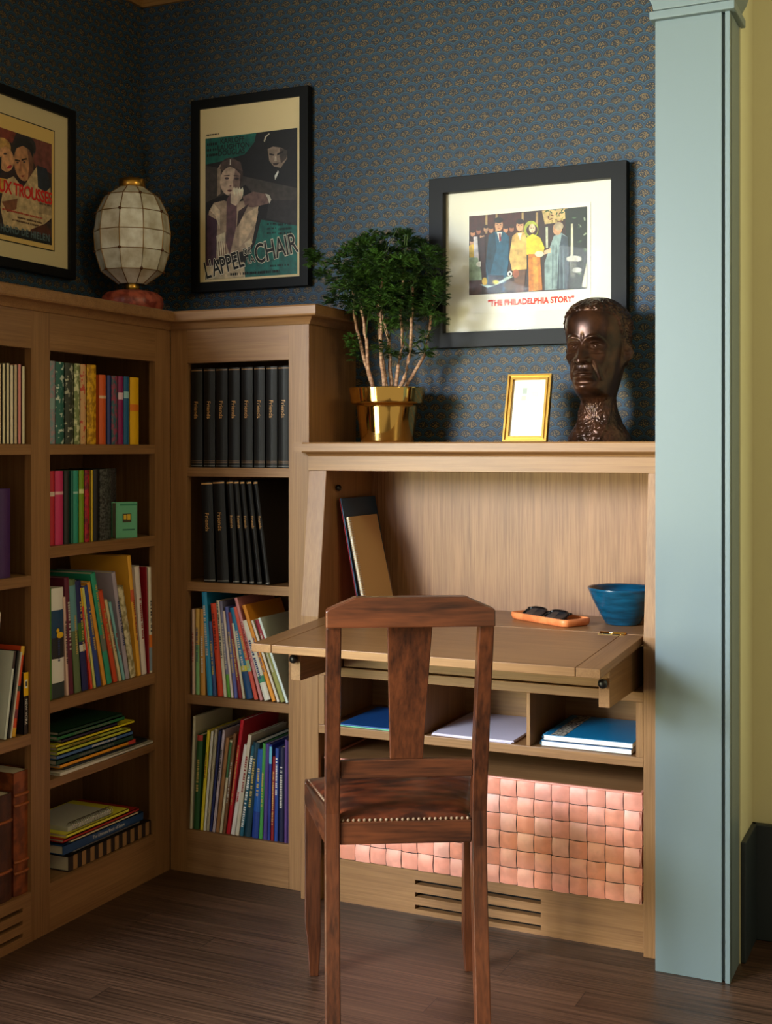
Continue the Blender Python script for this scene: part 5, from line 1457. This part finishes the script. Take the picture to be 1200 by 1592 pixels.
l1('AUX TROUSSES', -0.457, 1.905, 0.047, mat((214, 30, 30), 0.6), 0.0012, sp=0.92, sx=0.78)
l1('HOND DE HIELEN', -0.468, 1.793, 0.027, mat((90, 110, 116), 0.6), 0.0008, sp=1.1)
for i, (y, z, ln_) in enumerate(((-0.58, 1.845, 0.16), (-0.55, 1.832, 0.10), (-0.56, 1.822, 0.12), (-0.49, 1.886, 0.05))):
    marks('poster_lettering', 0, ln_, 0.005, mat((190, 60, 50) if i == 0 else (90, 60, 50), 0.6), frame_mat((0.0229, y, z), (0, 1, 0), (0, 0, 1)), p1, 60 + i)
glass_pane(MB().box(0.0262, 0.0275, PY0 + fw_, PY1 - fw_, PZ0 + fw_, PZ1 - fw_), 'glass', p1)

# --- small gold frame on the desk top, leaning back
gf = thing('photo_frame', 'small gold framed note leaning between planter and bust on desk top', 'picture frame', (1.345, -0.222, 1.2178), local=True, rotz=0.0)
gf.rotation_euler = (math.radians(-15), 0, 0)
W2, H2 = 0.059, 0.181
m_ = MB()
def gprof(o, y): return o, y
for (o0, o1, ya, yb) in ((0.0, 0.005, -0.006, 0.010), (0.005, 0.009, -0.001, 0.010), (0.009, 0.0145, -0.005, 0.010)):
    a, b = o0, o1
    m_.prism([(-W2 + a, a), (W2 - a, a), (W2 - b, b), (-W2 + b, b)], 'y', ya, yb); m_.prism([(-W2 + a, H2 - a), (W2 - a, H2 - a), (W2 - b, H2 - b), (-W2 + b, H2 - b)], 'y', ya, yb)
    m_.prism([(-W2 + a, a), (-W2 + a, H2 - a), (-W2 + b, H2 - b), (-W2 + b, b)], 'y', ya, yb); m_.prism([(W2 - a, a), (W2 - a, H2 - a), (W2 - b, H2 - b), (W2 - b, b)], 'y', ya, yb)
m_.build('frame', mat((206, 160, 76), 0.3, 0.9), gf)
MB().box(-W2 + 0.0145, W2 - 0.0145, 0.003, 0.008, 0.0145, H2 - 0.0145).build('note', mat((238, 236, 226), 0.7), gf)
m_ = MB(); m_.box(-0.018, -0.006, 0.0026, 0.003, 0.130, 0.146, mat((170, 180, 170))); m_.box(-0.020, -0.008, 0.0026, 0.003, 0.112, 0.124, mat((226, 196, 180))); m_.box(0.004, 0.024, 0.0026, 0.003, 0.118, 0.134, mat((206, 214, 200)))
for i in range(6): m_.box(-0.030, 0.020, 0.0026, 0.003, 0.096 - i * 0.011, 0.0966 - i * 0.011, mat((206, 206, 196)))
m_.build('note_print', None, gf)
MB().prism([(0.010, 0.11), (0.060, 0.0145), (0.063, 0.0155), (0.012, 0.118)], 'x', -0.02, 0.02).build('easel_back', mat((40, 34, 30), 0.7), gf)

for o in list(COL.objects):
    if '_o' in o: del o['_o']
